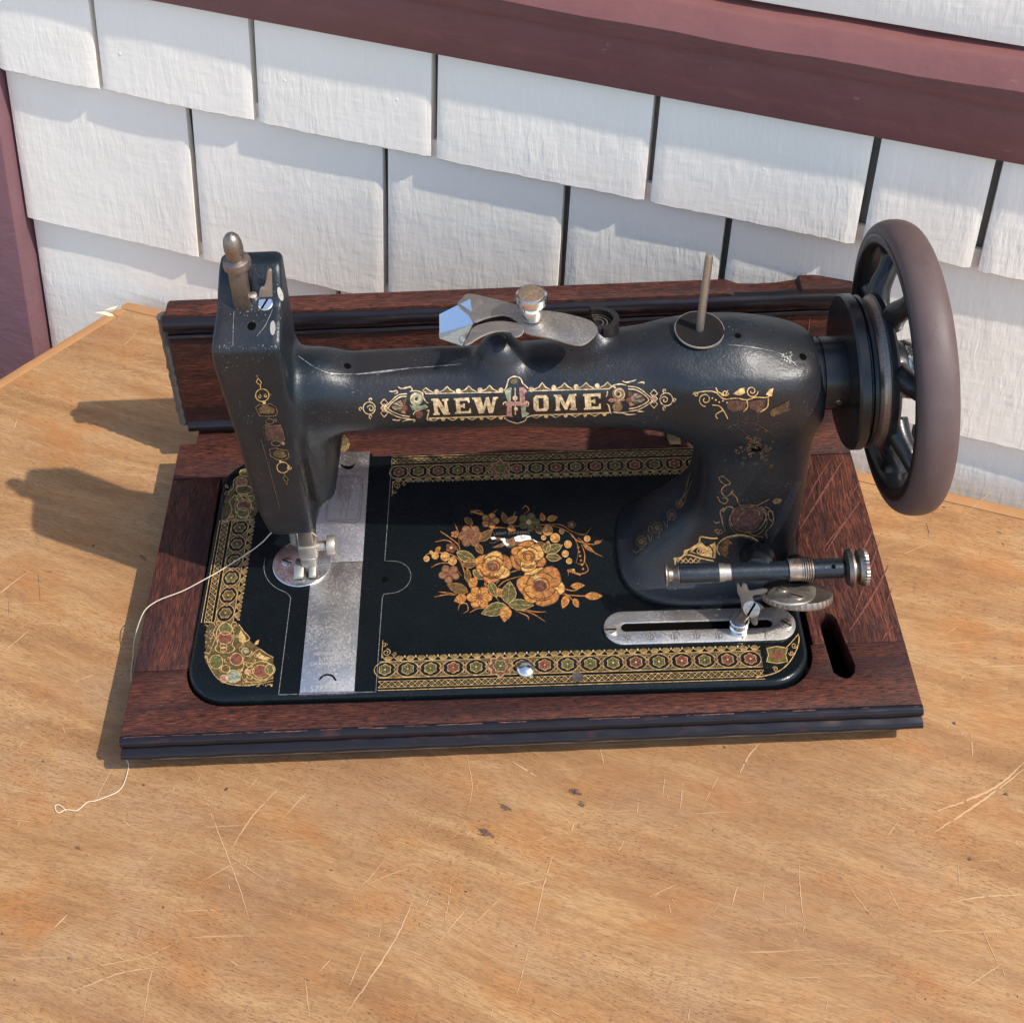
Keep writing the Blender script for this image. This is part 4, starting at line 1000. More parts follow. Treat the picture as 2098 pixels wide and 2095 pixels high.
sp = plane_piece('tension_spring', [(395, 600), (440, 530), (560, 485), (700, 470), (830, 482), (915, 520), (935, 560), (915, 600), (870, 625), (830, 620), (790, 575), (690, 568), (590, 590), (480, 640), (405, 690), (340, 700)], 0.0010, 'nickel', 0.0022, tens)
q = tpx(325, 650, -0.008); obj('rivet', *lathe([(0.0020, 0), (0.0016, 0.0010), (0, 0.0012)], q, (0.1, -0.8, 0.6), 16), M['nickel'], tens, 60)
kb = np.array([0.2448, 0.1185, TPZ])
kb = tpx(1015, 450, 0.0)
knob = obj('tension_knob', *lathe([(0.0030, -0.010), (0.0030, 0.0006), (0.0052, 0.0012), (0.0060, 0.0050), (0.0052, 0.0088), (0.0034, 0.0110), (0.0034, 0.0120), (0.0086, 0.0128), (0.0090, 0.0140), (0.0090, 0.0172), (0.0086, 0.0182), (0.0074, 0.0186), (0.0070, 0.0183), (0, 0.0184)], kb, (0.0, 0.0, 1), 56, {8, 9}), M['nickel_bright'], tens, 35)
obj('knob_cap', *lathe([(0.0073, 0.0), (0.0071, 0.0003), (0, 0.0003)], kb + np.array([0, 0, 0.0186]), (0, 0, 1), 40), M['brass_cap'] if 'brass_cap' in M else M['brass'], knob, 50)
# black ribbed horn beside the plate
hc = px(1222, 668, 1, 0.128)
def horn_ring(r0, r1, h0, h1, a0=-75, a1=105, n=24):
    v = []; f = []
    for i in range(n + 1):
        a = math.radians(a0 + (a1 - a0) * i / n); c, s = math.cos(a), math.sin(a)
        for r, h in ((r0, h0), (r1, h0), (r1, h1), (r0, h1)): v.append((hc[0] + r * c, hc[1] + r * s * 0.8, hc[2] + h))
    for i in range(n):
        for j in range(4): f.append([i * 4 + j, (i + 1) * 4 + j, (i + 1) * 4 + (j + 1) % 4, i * 4 + (j + 1) % 4])
    f.append([0, 1, 2, 3]); f.append([n * 4 + j for j in (3, 2, 1, 0)]); return v, f
hb = MB(); hb.add(*horn_ring(0.0095, 0.0130, -0.010, 0.0060)); hb.add(*horn_ring(0.0003, 0.0096, -0.010, 0.0010))
horn = hb.build('thread_horn', M['wheel_black'], mach, 40)
for r in (0.0035, 0.0058, 0.0080): obj('horn_rib', *horn_ring(r, r + 0.0009, 0.0008, 0.0026), M['steel'], horn, 40)

# ------------------------------------------------------------------ bobbin winder
BYW = 0.0615
kz = 460 / 1932
def wx(a, b=300): P = px(1340 + kz * a, 1100 + kz * b, 1, BYW); return P
A_ = wx(100, 322); B_ = wx(1800, 258); wd_ = Vector(B_ - A_).normalized(); L_ = (B_ - A_)
def wat(a): return Vector(A_) + wd_ * ((a - 100) / 1700.0 * float(np.linalg.norm(L_)))
def wl(prof_px, m, name, parent, knurl=None, seg=40):
    c0 = wat(prof_px[0][0]); pr = [(r, (wat(a) - c0).length) for a, r in prof_px]
    return obj(name, *lathe(pr, c0, wd_, seg, knurl), M[m], parent, 32)
wind = wl([(660, 0.0046), (662, 0.0053), (1150, 0.0053), (1152, 0.0045)], 'japan', 'bobbin_winder', mach)
wl([(96, 0.0), (97, 0.0066), (106, 0.0064), (125, 0.0040), (160, 0.0034), (185, 0.0042), (205, 0.0054), (212, 0.0054)], 'steel', 'winder_flange', wind)
wl([(213, 0.0048), (216, 0.0060), (553, 0.0060), (556, 0.0050)], 'japan', 'winder_barrel', wind)
wl([(555, 0.0053), (605, 0.0053), (607, 0.0047), (665, 0.0047)], 'nickel', 'winder_collar', wind)
wl([(1150, 0.0030), (1153, 0.0064), (1262, 0.0064), (1264, 0.0030)], 'steel', 'winder_bearing', wind)
th_ = [(1263, 0.0052)]
for k in range(5): a = 1266 + k * 20; th_ += [(a, 0.0068), (a + 9, 0.0068), (a + 12, 0.0058), (a + 18, 0.0058)]
th_ += [(1368, 0.0050)]
wl(th_, 'steel', 'worm_thread', wind)
wl([(1367, 0.0046), (1370, 0.0058), (1618, 0.0058), (1622, 0.0046), (1650, 0.0040)], 'japan', 'winder_sleeve', wind)
wl([(1640, 0.0040), (1655, 0.0100), (1690, 0.0112), (1706, 0.0108), (1712, 0.0070), (1750, 0.0066)], 'steel', 'winder_pulley', wind)
wl([(1748, 0.0066), (1752, 0.0098), (1772, 0.0104), (1798, 0.0112), (1826, 0.0108), (1828, 0.0)], 'steel', 'winder_wheel', wind, {2, 3, 4}, 64)
q = Vector(wat(1530)) + Vector((0, -0.0030, 0.0052)); screw('oil_port', q, (0, -0.5, 0.86), 0.0012, wind, 'bore', 0, 0.0002)
# bracket from the foot of the column to the spindle
c_ = wat(900); obj('winder_bracket', *tube(spline([tuple(c_ + Vector((0.004, 0.030, -0.022))), tuple(c_ + Vector((0.004, 0.018, -0.012))), tuple(c_ + Vector((0.002, 0.006, -0.003))), tuple(c_)], 5), [0.010] * 6 + [0.008] * 10, 16), M['japan'], wind, 60)
c_ = wat(1330); obj('winder_post', *tube([tuple(c_ + Vector((0.0, 0.004, -0.004))), tuple(c_ + Vector((0.0, 0.012, -0.016))), tuple(c_ + Vector((0.0, 0.026, -0.030)))], [0.006, 0.006, 0.008], 14), M['japan'], wind, 60)
# worm wheel with its cover plate
wn_ = Vector((0.04, 0.53, 0.85)).normalized()
wc_ = px(1340 + kz * 1225, 1100 + kz * 480, 1, 0.0555); wc_ = Vector(wc_)
obj('worm_wheel', *lathe([(0.004, -0.0035), (0.0205, -0.0034), (0.0212, -0.0025), (0.0212, 0.0), (0.0205, 0.0008), (0.004, 0.0010)], wc_, wn_, 80, {2, 3}), M['steel'], wind, 32)
def wpl(a, b, h=0.0016):
    P = pxp(1340 + kz * a, 1100 + kz * b, np.array(wc_) + np.array(wn_) * h, np.array(wn_)); return P
a3, u3, v3 = frame(wn_)
def wpiece(name, pts, h, th, m, n=3):
    Lp = [Vector(wpl(a, b, h)) - wc_ for a, b in spline(pts, n, True)]
    return obj(name, *plate([(p.dot(u3), p.dot(v3)) for p in Lp], [], h - th, h, 0.0003, 2, fmap=lambda a, b, c: wc_ + u3 * a + v3 * b + a3 * c), M[m], wind, 35)
cv = wpiece('winder_cover', [(975, 490), (1000, 450), (1060, 415), (1150, 400), (1280, 402), (1380, 425), (1390, 470), (1360, 530), (1280, 565), (1150, 570), (1030, 545), (985, 520)], 0.0026, 0.0014, 'nickel')
for a, b, r in ((1105, 455, 0.0030), (1225, 512, 0.0046)): screw('cover_screw', wpl(a, b, 0.0026), wn_, r, cv, 'nickel', -40)
# thread guide bracket standing over the gauge
gn = np.array([-0.30, -0.80, 0.52]); gn /= np.linalg.norm(gn); gO = np.array(px(1340 + kz * 850, 1100 + kz * 560, 1, 0.052))
def gpx(a, b, h=0.0): return pxp(1340 + kz * a, 1100 + kz * b, gO + gn * h, gn)
def gpiece(name, pts, th, m, h=0.0, parent=None, n=2):
    u = np.cross(np.array([0, 1.0, 0]), gn); u /= np.linalg.norm(u); v_ = np.cross(gn, u); Lp = [gpx(a, b, h) - gO for a, b in spline(pts, n, True)]
    return obj(name, *plate([(p @ u, p @ v_) for p in Lp], [], h - th, h, 0.0002, 2, fmap=lambda a, b, c: gO + u * a + v_ * b + gn * c), M[m], parent or wind, 35)
tg = gpiece('thread_guide', [(712, 402), (730, 398), (738, 425), (752, 428), (760, 398), (782, 392), (800, 420), (815, 460), (880, 452), (930, 443), (968, 450), (974, 475), (940, 495), (870, 498), (848, 515), (855, 545), (905, 570), (945, 605), (925, 625), (870, 650), (800, 650), (755, 615), (750, 570), (735, 510), (718, 480)], 0.0016, 'guide')
screw('guide_screw', gpx(840, 618, 0.0002), gn, 0.0050, tg, 'nickel', 70)
gpiece('guide_finger', [(835, 650), (865, 638), (885, 665), (893, 720), (885, 755), (860, 758), (838, 735), (830, 690)], 0.0016, 'guide', 0.0008, tg)
c_ = gpx(800, 640, -0.002); obj('guide_stem', *tube([tuple(c_), (c_[0] - 0.004, c_[1] + 0.002, ZB + 0.010)], 0.0032, 12), M['steel'], tg, 60)

# chip of dark enamel missing at the edge of the rim
rv_, rf_ = ring(rp, (WX, WY, WZ), 128); RBV = BVHTree.FromPolygons(rv_, rf_)
cp = []
for u, v_ in ((1917, 496), (1923, 499), (1927, 507), (1928, 515), (1922, 510), (1918, 503)):
    h_ = RBV.ray_cast(Vector(CAM), Vector(ray(u, v_)).normalized())
    if h_[0] is not None: cp.append(tuple(h_[0] + (h_[1] if h_[1].dot(Vector(ray(u, v_))) < 0 else -h_[1]) * 0.0003))
if len(cp) > 3: obj('rim_chip', cp, [list(range(len(cp)))], M['bore'], rim, None)

# ================================================================== DECALS (thin transfer film lying on the enamel)
def m_decal(name, col, wear=0.30, metal=0.35, rough=0.42):
    t = NT(name); c = t.co()
    n1 = t.noise(c, 700, 4, 0.7); n2 = t.noise(c, 45, 3, 0.6)
    f = t.ramp(t.ma('ADD', t.ma('MULTIPLY', n1, 0.62), t.ma('MULTIPLY', n2, 0.45)), [(0.50, 0.0), (0.62, 1.0)])
    cc = t.mix(t.ramp(t.noise(c, 420, 3, 0.65), [(0.36, 0.0), (0.64, 1.0)]), tuple(a * 0.50 for a in col), tuple(min(1, a * 1.30) for a in col))
    cc = t.mix(t.ma('MULTIPLY', f, wear), cc, (0.028, 0.020, 0.014))
    return t.out(cc, rough, t.ma('MULTIPLY', t.ma('SUBTRACT', 1.0, f), metal), None, 0.5)
DC = {'gold': m_decal('decal_gold', (0.62, 0.385, 0.145)), 'copper': m_decal('decal_copper', (0.46, 0.175, 0.045)), 'green': m_decal('decal_green', (0.115, 0.105, 0.030), 0.5, 0.2),
      'red': m_decal('decal_red', (0.20, 0.062, 0.036), 0.6, 0.15), 'olive': m_decal('decal_olive', (0.115, 0.075, 0.022), 0.7, 0.2), 'black': m_decal('decal_ground', (0.008, 0.009, 0.010), 0.2, 0.0, 0.25),
      'rose': m_decal('decal_rose', (0.52, 0.215, 0.050), 0.35, 0.25), 'cream': m_decal('decal_cream', (0.62, 0.44, 0.24), 0.35, 0.2), 'umber': m_decal('decal_umber', (0.085, 0.032, 0.012), 0.2, 0.0), 'amber': m_decal('decal_amber', (0.66, 0.36, 0.10), 0.3, 0.3), 'white': m_decal('decal_white', (0.78, 0.74, 0.66), 0.15, 0.0), 'brown': m_decal('decal_brown', (0.22, 0.10, 0.045), 0.4, 0.1),
      'dim': m_decal('decal_dim_gold', (0.215, 0.130, 0.060), 0.75, 0.25), 'wine': m_decal('decal_wine', (0.085, 0.035, 0.028), 0.7, 0.0), 'pink': m_decal('decal_pink', (0.36, 0.17, 0.13), 0.45, 0.1), 'mint': m_decal('decal_mint', (0.26, 0.27, 0.17), 0.45, 0.1), 'line': m_decal('decal_seam', (0.30, 0.29, 0.27), 0.6, 0.5)}
DK = list(DC)
class Decal:
    def __init__(s, mapper, step=6.0): s.map = mapper; s.step = step; s.v = []; s.f = []; s.c = []
    def _add(s, pts, faces, col, lv):
        s.k = getattr(s, 'k', 0) + 1; lv = lv + (s.k % 40) * 0.02       # every film gets its own hair's breadth
        P = [s.map(a, b, lv) for a, b in pts]; n = len(s.v)
        s.v += [tuple(p) if p is not None else (0, 0, 0) for p in P]
        for q in faces:
            if all(P[i] is not None for i in q): s.f.append([i + n for i in q]); s.c.append(DK.index(col))
    def line(s, pts, w_, col='gold', closed=False, lv=3, smooth=0, taper=False):
        if smooth: pts = spline(pts, smooth, closed)
        P = [np.array(p, float) for p in pts]
        if closed: P.append(P[0])
        Q_ = [P[0]]
        for a, b in zip(P[:-1], P[1:]):
            d = np.linalg.norm(b - a)
            if d < 1e-9: continue
            k = max(1, int(d / s.step)); Q_ += [a + (b - a) * (i + 1) / k for i in range(k)]
        n = len(Q_)
        if n < 2: return s
        v = []
        for i in range(n):
            if closed: t = Q_[(i + 1) % (n - 1)] - Q_[(i - 1) % (n - 1)]
            else: t = Q_[min(i + 1, n - 1)] - Q_[max(i - 1, 0)]
            t = t / (np.linalg.norm(t) + 1e-12); nn = np.array([-t[1], t[0]]) * w_ / 2
            if taper: nn = nn * (0.25 + 0.75 * math.sin(PI * min(1, (i + 1) / n)))
            v += [Q_[i] - nn, Q_[i] + nn]
        s._add(v, [[2 * i, 2 * i + 1, 2 * i + 3, 2 * i + 2] for i in range(n - 1)], col, lv); return s
    def poly(s, pts, col='gold', lv=2, holes=(), smooth=0):
        if smooth: pts = spline(pts, smooth, True)
        loops = [[Vector((a, b, 0)) for a, b in pts]] + [[Vector((a, b, 0)) for a, b in h] for h in holes]
        flat = [(p.x, p.y) for l in loops for p in l]
        tri = [list(t) for t in tessellate_polygon(loops)]
        for _ in range(4):                     # subdivide so the film follows the casting
            out = []; done = True
            cache = {}
            for t in tri:
                L = [math.dist(flat[t[i]], flat[t[(i + 1) % 3]]) for i in range(3)]
                if max(L) <= s.step * 1.6: out.append(t); continue
                done = False
                m = []
                for i in range(3):
                    a, b = t[i], t[(i + 1) % 3]; k = (min(a, b), max(a, b))
                    if k not in cache: flat.append(((flat[a][0] + flat[b][0]) / 2, (flat[a][1] + flat[b][1]) / 2)); cache[k] = len(flat) - 1
                    m.append(cache[k])
                out += [[t[0], m[0], m[2]], [m[0], t[1], m[1]], [m[2], m[1], t[2]], m]
            tri = out
            if done: break
        s._add(flat, tri, col, lv); return s
    def disc(s, c, r, col='gold', lv=2, ry=None, n=16, rot=0):
        ry = ry or r; cr, sr = math.cos(math.radians(rot)), math.sin(math.radians(rot))
        p = []
        for k in range(n):
            a = 2 * PI * k / n; x_, y_ = r * math.cos(a), ry * math.sin(a); p.append((c[0] + x_ * cr - y_ * sr, c[1] + x_ * sr + y_ * cr))
        return s.poly(p, col, lv)
    def ringl(s, c, r, w_, col='gold', lv=3, ry=None, a0=0, a1=360, n=28):
        p = arc(c[0], c[1], r, a0, a1, n, ry)
        if abs(a1 - a0) >= 360: return s.line(p[:-1], w_, col, True, lv)
        return s.line(p, w_, col, False, lv)
    def curl(s, c, r, turns=1.4, a0=0, w_=2.0, col='gold', dirn=1, lv=3):
        p = [(c[0] + r * (1 - 0.8 * k / 30) * math.cos(math.radians(a0) + dirn * 2 * PI * turns * k / 30), c[1] + r * (1 - 0.8 * k / 30) * math.sin(math.radians(a0) + dirn * 2 * PI * turns * k / 30)) for k in range(31)]
        return s.line(p, w_, col, False, lv)
    def leaf(s, a, b, w_, col='green', edge='gold', lw=1.0, lv=3):
        a = np.array(a, float); b = np.array(b, float); d = b - a; n = np.array([-d[1], d[0]]) / (np.linalg.norm(d) + 1e-9)
        ts = (0.0, 0.12, 0.3, 0.5, 0.7, 0.88, 1.0); ws = (0, 0.55, 0.95, 1.0, 0.75, 0.3, 0)
        p = [a + d * t + n * w_ / 2 * q for t, q in zip(ts, ws)] + [a + d * t - n * w_ / 2 * q for t, q in list(zip(ts, ws))[-2:0:-1]]
        s.poly([tuple(q) for q in p], col, lv); s.line([tuple(q) for q in p], lw, edge, True, lv + 2); s.line([tuple(a), tuple(a + d * 0.9)], lw * 0.8, edge, False, lv + 2)
        for t in (0.3, 0.5, 0.7): s.line([tuple(a + d * t), tuple(a + d * (t + 0.14) + n * w_ * 0.33)], lw * 0.9, 'umber', False, lv + 2); s.line([tuple(a + d * t), tuple(a + d * (t + 0.14) - n * w_ * 0.33)], lw * 0.9, 'umber', False, lv + 2)
        return s
    def build(s, name, parent, label=None): return obj(name, s.v, s.f, [DC[k] for k in DK], parent, None, fmat=s.c, label=label)
E = 0.00004
bedmap = lambda u, v_, lv: bm_(u, v_, ZB + 0.00008 + lv * E)            # bed plan in metres
def bedpx(u, v_, lv): p = px(u, v_, 2, ZB); return (p[0], p[1], ZB + 0.00008 + lv * E)
def armpx(u, v_, lv):
    q = onarm(u, v_, 0.00018 + lv * E); return q[0] if q else None
mm = 0.001
# ---------------- border bands
bd_ = Decal(bedmap, 0.004)
def flower6(D, c, r, col, edge='gold', lw=0.32 * mm, lv=4, rot=0.0):
    D.disc(c, r * 0.6, col, lv, n=12)
    for k in range(6):
        a = 2 * PI * k / 6 + rot
        D.disc((c[0] + 0.62 * r * math.cos(a), c[1] + 0.62 * r * math.sin(a)), r * 0.37, col, lv + 1, n=9)
        D.line([(c[0] + 0.2 * r * math.cos(a + 0.52), c[1] + 0.2 * r * math.sin(a + 0.52)), (c[0] + r * math.cos(a + 0.52), c[1] + r * math.sin(a + 0.52))], lw * 0.9, 'black', False, lv + 2)
    D.line([(c[0] + r * (0.9 + 0.1 * math.cos(6 * (t - rot))) * math.cos(t), c[1] + r * (0.9 + 0.1 * math.cos(6 * (t - rot))) * math.sin(t)) for t in np.linspace(0, 2 * PI, 30, endpoint=False)], lw, edge, True, lv + 2); D.disc(c, r * 0.16, edge, lv + 3, n=8)
def band_(O, d, n, s0, s1, flowers, star=None, cols=('green', 'red'), gold='gold', fringe=True, skip=()):
    O = np.array(O, float); d = np.array(d, float); n = np.array(n, float)
    def q(s_, t_): p = O + d * s_ + n * t_; return (p[0], p[1])
    D = bd_
    def seg(t_, w_, c=gold, a=s0, b=s1, lv=3): D.line([q(a, t_), q(b, t_)], w_, c, False, lv)
    seg(3.1 * mm, 0.42 * mm); seg(4.9 * mm, 0.28 * mm); seg(9.2 * mm, 0.28 * mm)
    D.poly([q(s0, 4.9 * mm), q(s1, 4.9 * mm), q(s1, 9.2 * mm), q(s0, 9.2 * mm)], 'black', 1)
    k = s0; st = 3.9 * mm
    while k < s1 - 0.3 * st:
        e = min(k + st, s1)
        D.line([q(k, 5.0 * mm), q(e, 9.1 * mm)], 0.30 * mm, gold, False, 3); D.line([q(k, 9.1 * mm), q(e, 5.0 * mm)], 0.30 * mm, gold, False, 3)
        m_ = e; D.poly([q(m_ - 1.1 * mm, 7.05 * mm), q(m_, 8.3 * mm), q(m_ + 1.1 * mm, 7.05 * mm), q(m_, 5.8 * mm)], 'olive' if int(k * 1e5) % 3 else 'red', 2) if e < s1 - 1.2 * mm else None
        k += st
    seg(11.3 * mm, 0.34 * mm); seg(22.6 * mm, 0.34 * mm)
    D.poly([q(s0, 11.3 * mm), q(s1, 11.3 * mm), q(s1, 22.6 * mm), q(s0, 22.6 * mm)], 'olive', 1)
    for i, fs in enumerate(flowers):
        c = np.array(q(fs, 17.0 * mm))
        e_ = [tuple(c + d * 6.3 * mm * math.cos(a) + n * 5.35 * mm * math.sin(a)) for a in np.linspace(0, 2 * PI, 24, endpoint=False)]
        D.poly(e_, 'black', 2); D.line(e_, 0.34 * mm, gold, True, 3)
        flower6(D, tuple(c), 3.9 * mm, cols[i % 2] if rnd.random() < 0.8 else cols[(i + 1) % 2], gold, rot=math.atan2(d[1], d[0]) + 0.52)
        b = c + d * 6.6 * mm
        if i < len(flowers) - 1:
            for o in (-3.1, 0, 3.1):
                hh = 1.35 if o == 0 else 1.0
                p = [tuple(b + d * hh * mm * x_ + n * (o + hh * y_) * mm) for x_, y_ in ((-1, 0), (0, 1.25), (1, 0), (0, -1.25))]
                D.poly(p, 'red' if o == 0 else 'black', 4); D.line(p, 0.26 * mm, gold, True, 5)
    if fringe:
        k = s0 + 1.5 * mm; st = 6.6 * mm
        while k + st < s1 + 0.002:
            D.line([q(k + st * t, (25.6 - 2.3 * math.sin(PI * t)) * mm) for t in np.linspace(0, 1, 9)], 0.34 * mm, gold, False, 3)
            D.disc(q(k, 26.0 * mm), 0.55 * mm, gold, 3, n=8)
            for j in range(6):
                t = 0.28 + 0.09 * j; D.line([q(k + st * t, 23.0 * mm), q(k + st * (t + (t - 0.5) * 0.25), (25.6 + 0.9 * math.sin(PI * (j + 0.5) / 6)) * mm)], 0.26 * mm, gold, False, 3)
            k += st
    if star is not None:
        c = np.array(q(star, 17.0 * mm))
        p = [tuple(c + (d * math.cos(a) + n * math.sin(a)) * r * mm) for a, r in [(2 * PI * i / 16, 8.6 if i % 2 == 0 else 6.2) for i in range(16)]]
        D.poly(p, 'black', 6); p2 = [tuple(c + (np.array(z) - c) * 0.9) for z in p]; D.poly(p2, 'red', 7); D.line(p2, 0.45 * mm, gold, True, 8); D.line(p, 0.3 * mm, gold, True, 8); flower6(D, tuple(c), 4.4 * mm, 'green', gold, lv=8)
f0 = binv(*px(789, 1366, 2, ZB)[:2]); fN = binv(*px(1536, 1341, 2, ZB)[:2])
SPC = 13.25 * mm
nb_ = int(round((fN[0] - f0[0]) / SPC)); fls = [f0[0] + (fN[0] - f0[0]) * i / nb_ for i in range(nb_ + 1)]
star_s = binv(*px(1025, 1359, 2, ZB)[:2])[0]
band_((0, BY0), (1, 0), (0, 1), 0.1484, fN[0] + 6.6 * mm, fls, star_s, gold='copper' if False else 'gold')
t0 = binv(*px(817, 969, 2, ZB)[:2]); ts_ = binv(*px(1025, 966, 2, ZB)[:2])[0]
fls2 = [t0[0] + SPC * i for i in range(18)]
band_((0, BY1), (1, 0), (0, -1), 0.1484, 0.3900, fls2, ts_, ('red', 'green'), 'gold')
l0 = binv(*px(467, 1256, 2, ZB)[:2]); l1 = binv(*px(493, 1081, 2, ZB)[:2])
ls_ = [l0[1] + (l1[1] - l0[1]) * i / 5 for i in range(6)]
print('bands', f0, fN, nb_, t0, l0, l1)
band_((BX0, 0), (0, 1), (1, 0), l0[1] - 6.6 * mm, l1[1] + 6.6 * mm, ls_, None, ('green', 'olive'), 'gold')
# small scroll ends beside the slide
for (u, v_, sy) in ((0.1520, BY0 + 0.0290, 1), (0.1520, BY1 - 0.0290, -1)):
    bd_.curl((u, v_), 2.6 * mm, 1.5, 90 * sy, 0.36 * mm, 'gold', -sy); bd_.curl((u - 0.0014, v_ + sy * 0.0052), 1.7 * mm, 1.3, 0, 0.32 * mm, 'gold', sy); bd_.line([(u - 0.0026, v_ - sy * 0.004), (u - 0.0026, v_ + sy * 0.0088)], 0.3 * mm, 'gold')
    bd_.curl((u + 0.0048, v_ - sy * 0.0010), 1.4 * mm, 1.2, 180, 0.3 * mm, 'gold', sy)
bd_.build('border_decal', mach, 'gold chain border with red and green flowers on the bed')
# seams of the cover plates either side of the slide
sm_ = Decal(bedmap, 0.004)
sm_.line([(0.1478, BY1 - 0.001), (0.1474, 0.1158)] + arc(0.1520, 0.1030, 0.0125, 90, -90, 16) + [(0.1482, 0.0900), (0.1474, 0.0870), (0.1472, BY0 + 0.0022)], 0.34 * mm, 'line')
lc = (NX - 0.0, NY)
pth = [(0.0905, BY0 + 0.0022), (0.0905, 0.0890), (0.0893, 0.0915)] + [(NX + 0.0243 * math.cos(math.radians(a)), NY + 0.0243 * math.sin(math.radians(a))) for a in range(-112, -196, -7)]
sm_.line(pth, 0.34 * mm, 'line'); sm_.line([(0.0905, BY0 + 0.0022), (0.1012, BY0 + 0.0022)], 0.4 * mm, 'line'); sm_.line([(0.1340, BY0 + 0.0022), (0.1472, BY0 + 0.0022)], 0.4 * mm, 'line')
sm_.build('cover_seams', bed)
# ---------------- corner medallions, traced on the bed
cm = Decal(bedpx, 7.0)
k7 = 170 / 656
def c7(a, b): return (390 + k7 * a, 940 + k7 * b)
def med(D, pts, cols):
    for (a, b, rx, ry, c) in cols: D.disc(c7(a, b), rx * k7, c, 4, ry * k7); D.ringl(c7(a, b), rx * k7, 1.3, 'gold', 6, ry * k7)
    if pts: D.line([c7(*p) for p in pts], 1.5, 'gold', True, 5, 3)
cm.poly([c7(*p) for p in ((150, 1300), (230, 1270), (350, 1280), (390, 1310), (460, 1430), (540, 1490), (656, 1570), (656, 1740), (500, 1790), (330, 1790), (230, 1750), (130, 1620), (110, 1560), (140, 1450))], 'olive', 1)
med(cm, ((275, 1290), (335, 1350), (345, 1420), (330, 1470), (350, 1500), (320, 1530), (230, 1530), (195, 1500), (215, 1460), (205, 1400), (220, 1340)), ((280, 1345, 52, 48, 'green'), (275, 1415, 58, 50, 'red'), (262, 1480, 28, 18, 'olive'), (262, 1508, 26, 18, 'red')))
med(cm, None, ((205, 1605, 52, 55, 'green'), (365, 1585, 50, 48, 'red'), (340, 1720, 58, 50, 'mint'), (280, 1660, 34, 30, 'olive'), (265, 1740, 30, 30, 'pink')))
med(cm, ((440, 1680), (500, 1620), (570, 1600), (640, 1630), (656, 1680), (600, 1740), (520, 1740)), ((555, 1680, 62, 50, 'red'), (630, 1665, 40, 42, 'green'), (450, 1682, 20, 20, 'pink'), (490, 1678, 17, 17, 'red'), (470, 1630, 26, 18, 'green'), (470, 1725, 24, 16, 'green')))
for p in (((385, 1440), (380, 1400), (400, 1350), (430, 1400), (445, 1440), (420, 1460)), ((520, 1560), (545, 1530), (585, 1560), (640, 1575), (580, 1590)), ((505, 1470), (520, 1440), (545, 1430), (535, 1465))): cm.poly([c7(*q) for q in p], 'gold', 4)
cm.line([c7(*p) for p in ((385, 1310), (420, 1360), (470, 1420), (430, 1450), (400, 1480))], 1.5, 'gold', False, 5, 3); cm.line([c7(*p) for p in ((470, 1570), (540, 1505), (600, 1540), (656, 1570))], 1.5, 'gold', False, 5, 3); cm.line([c7(*p) for p in ((415, 1560), (420, 1640), (400, 1690), (440, 1760), (560, 1760), (656, 1730))], 1.5, 'gold', False, 5, 3)
cm.curl(c7(440, 1520), 48 * k7, 1.3, 0, 1.5); cm.disc(c7(440, 1522), 17 * k7, 'mint', 5); cm.curl(c7(350, 1310), 30 * k7, 1.2, 90, 1.3); cm.curl(c7(220, 1300), 26 * k7, 1.2, 90, 1.3, 'gold', -1)
cm.line([c7(*p) for p in ((120, 1290), (185, 1295), (200, 1330), (180, 1370), (200, 1420), (170, 1490), (150, 1540), (110, 1530))], 1.4, 'gold', False, 5); cm.poly([c7(*p) for p in ((135, 1310), (170, 1310), (160, 1380), (140, 1480), (115, 1500), (120, 1400))], 'olive', 3)
cm.line([c7(*p) for p in ((130, 1560), (150, 1640), (220, 1740), (330, 1785), (480, 1790), (656, 1755))], 1.3, 'gold', False, 5, 3)
for k in range(16): cm.curl(c7(rnd.uniform(450, 650), rnd.uniform(1770, 1800)), 8 * k7, 0.8, rnd.uniform(0, 360), 0.8, 'gold')
for k in range(14): cm.curl(c7(rnd.uniform(115, 165), rnd.uniform(1310, 1500)), 8 * k7, 0.8, rnd.uniform(0, 360), 0.7, 'gold')
for k in range(90):
    a, b = rnd.uniform(120, 640), rnd.uniform(1300, 1780)
    if b < 1560 and a > 350 and (a - 350) > (b - 1300) * 0.75: continue
    if b > 1600 and a < 130 + (b - 1600) * 1.1: continue
    cm.curl(c7(a, b), rnd.uniform(12, 24) * k7, rnd.uniform(0.7, 1.2), rnd.uniform(0, 360), 1.1, 'gold' if k % 3 else 'black', 1, 2)
cm.build('corner_decal', mach)
# back left corner
cm = Decal(bedpx, 7.0)
cm.poly([c7(*p) for p in ((280, 290), (330, 200), (400, 110), (470, 90), (545, 330), (540, 400), (500, 480), (240, 510), (250, 400))], 'olive', 1)
med(cm, ((420, 290), (480, 340), (475, 420), (430, 475), (380, 450), (355, 400), (360, 330)), ((425, 372, 56, 38, 'red'), (415, 425, 46, 38, 'green'), (385, 310, 24, 22, 'green'), (480, 315, 24, 22, 'green'), (430, 300, 30, 20, 'olive')))
med(cm, None, ((425, 245, 62, 34, 'olive'), (430, 112, 40, 28, 'green'), (405, 185, 44, 34, 'brown')))
cm.line([c7(*p) for p in ((300, 260), (340, 230), (345, 170), (400, 130))], 1.4, 'gold', False, 5, 3); cm.line([c7(*p) for p in ((250, 500), (300, 470), (330, 400), (310, 340), (350, 290))], 1.5, 'gold', False, 5, 3); cm.poly([c7(*p) for p in ((285, 300), (315, 300), (300, 460), (262, 485))], 'olive', 3)
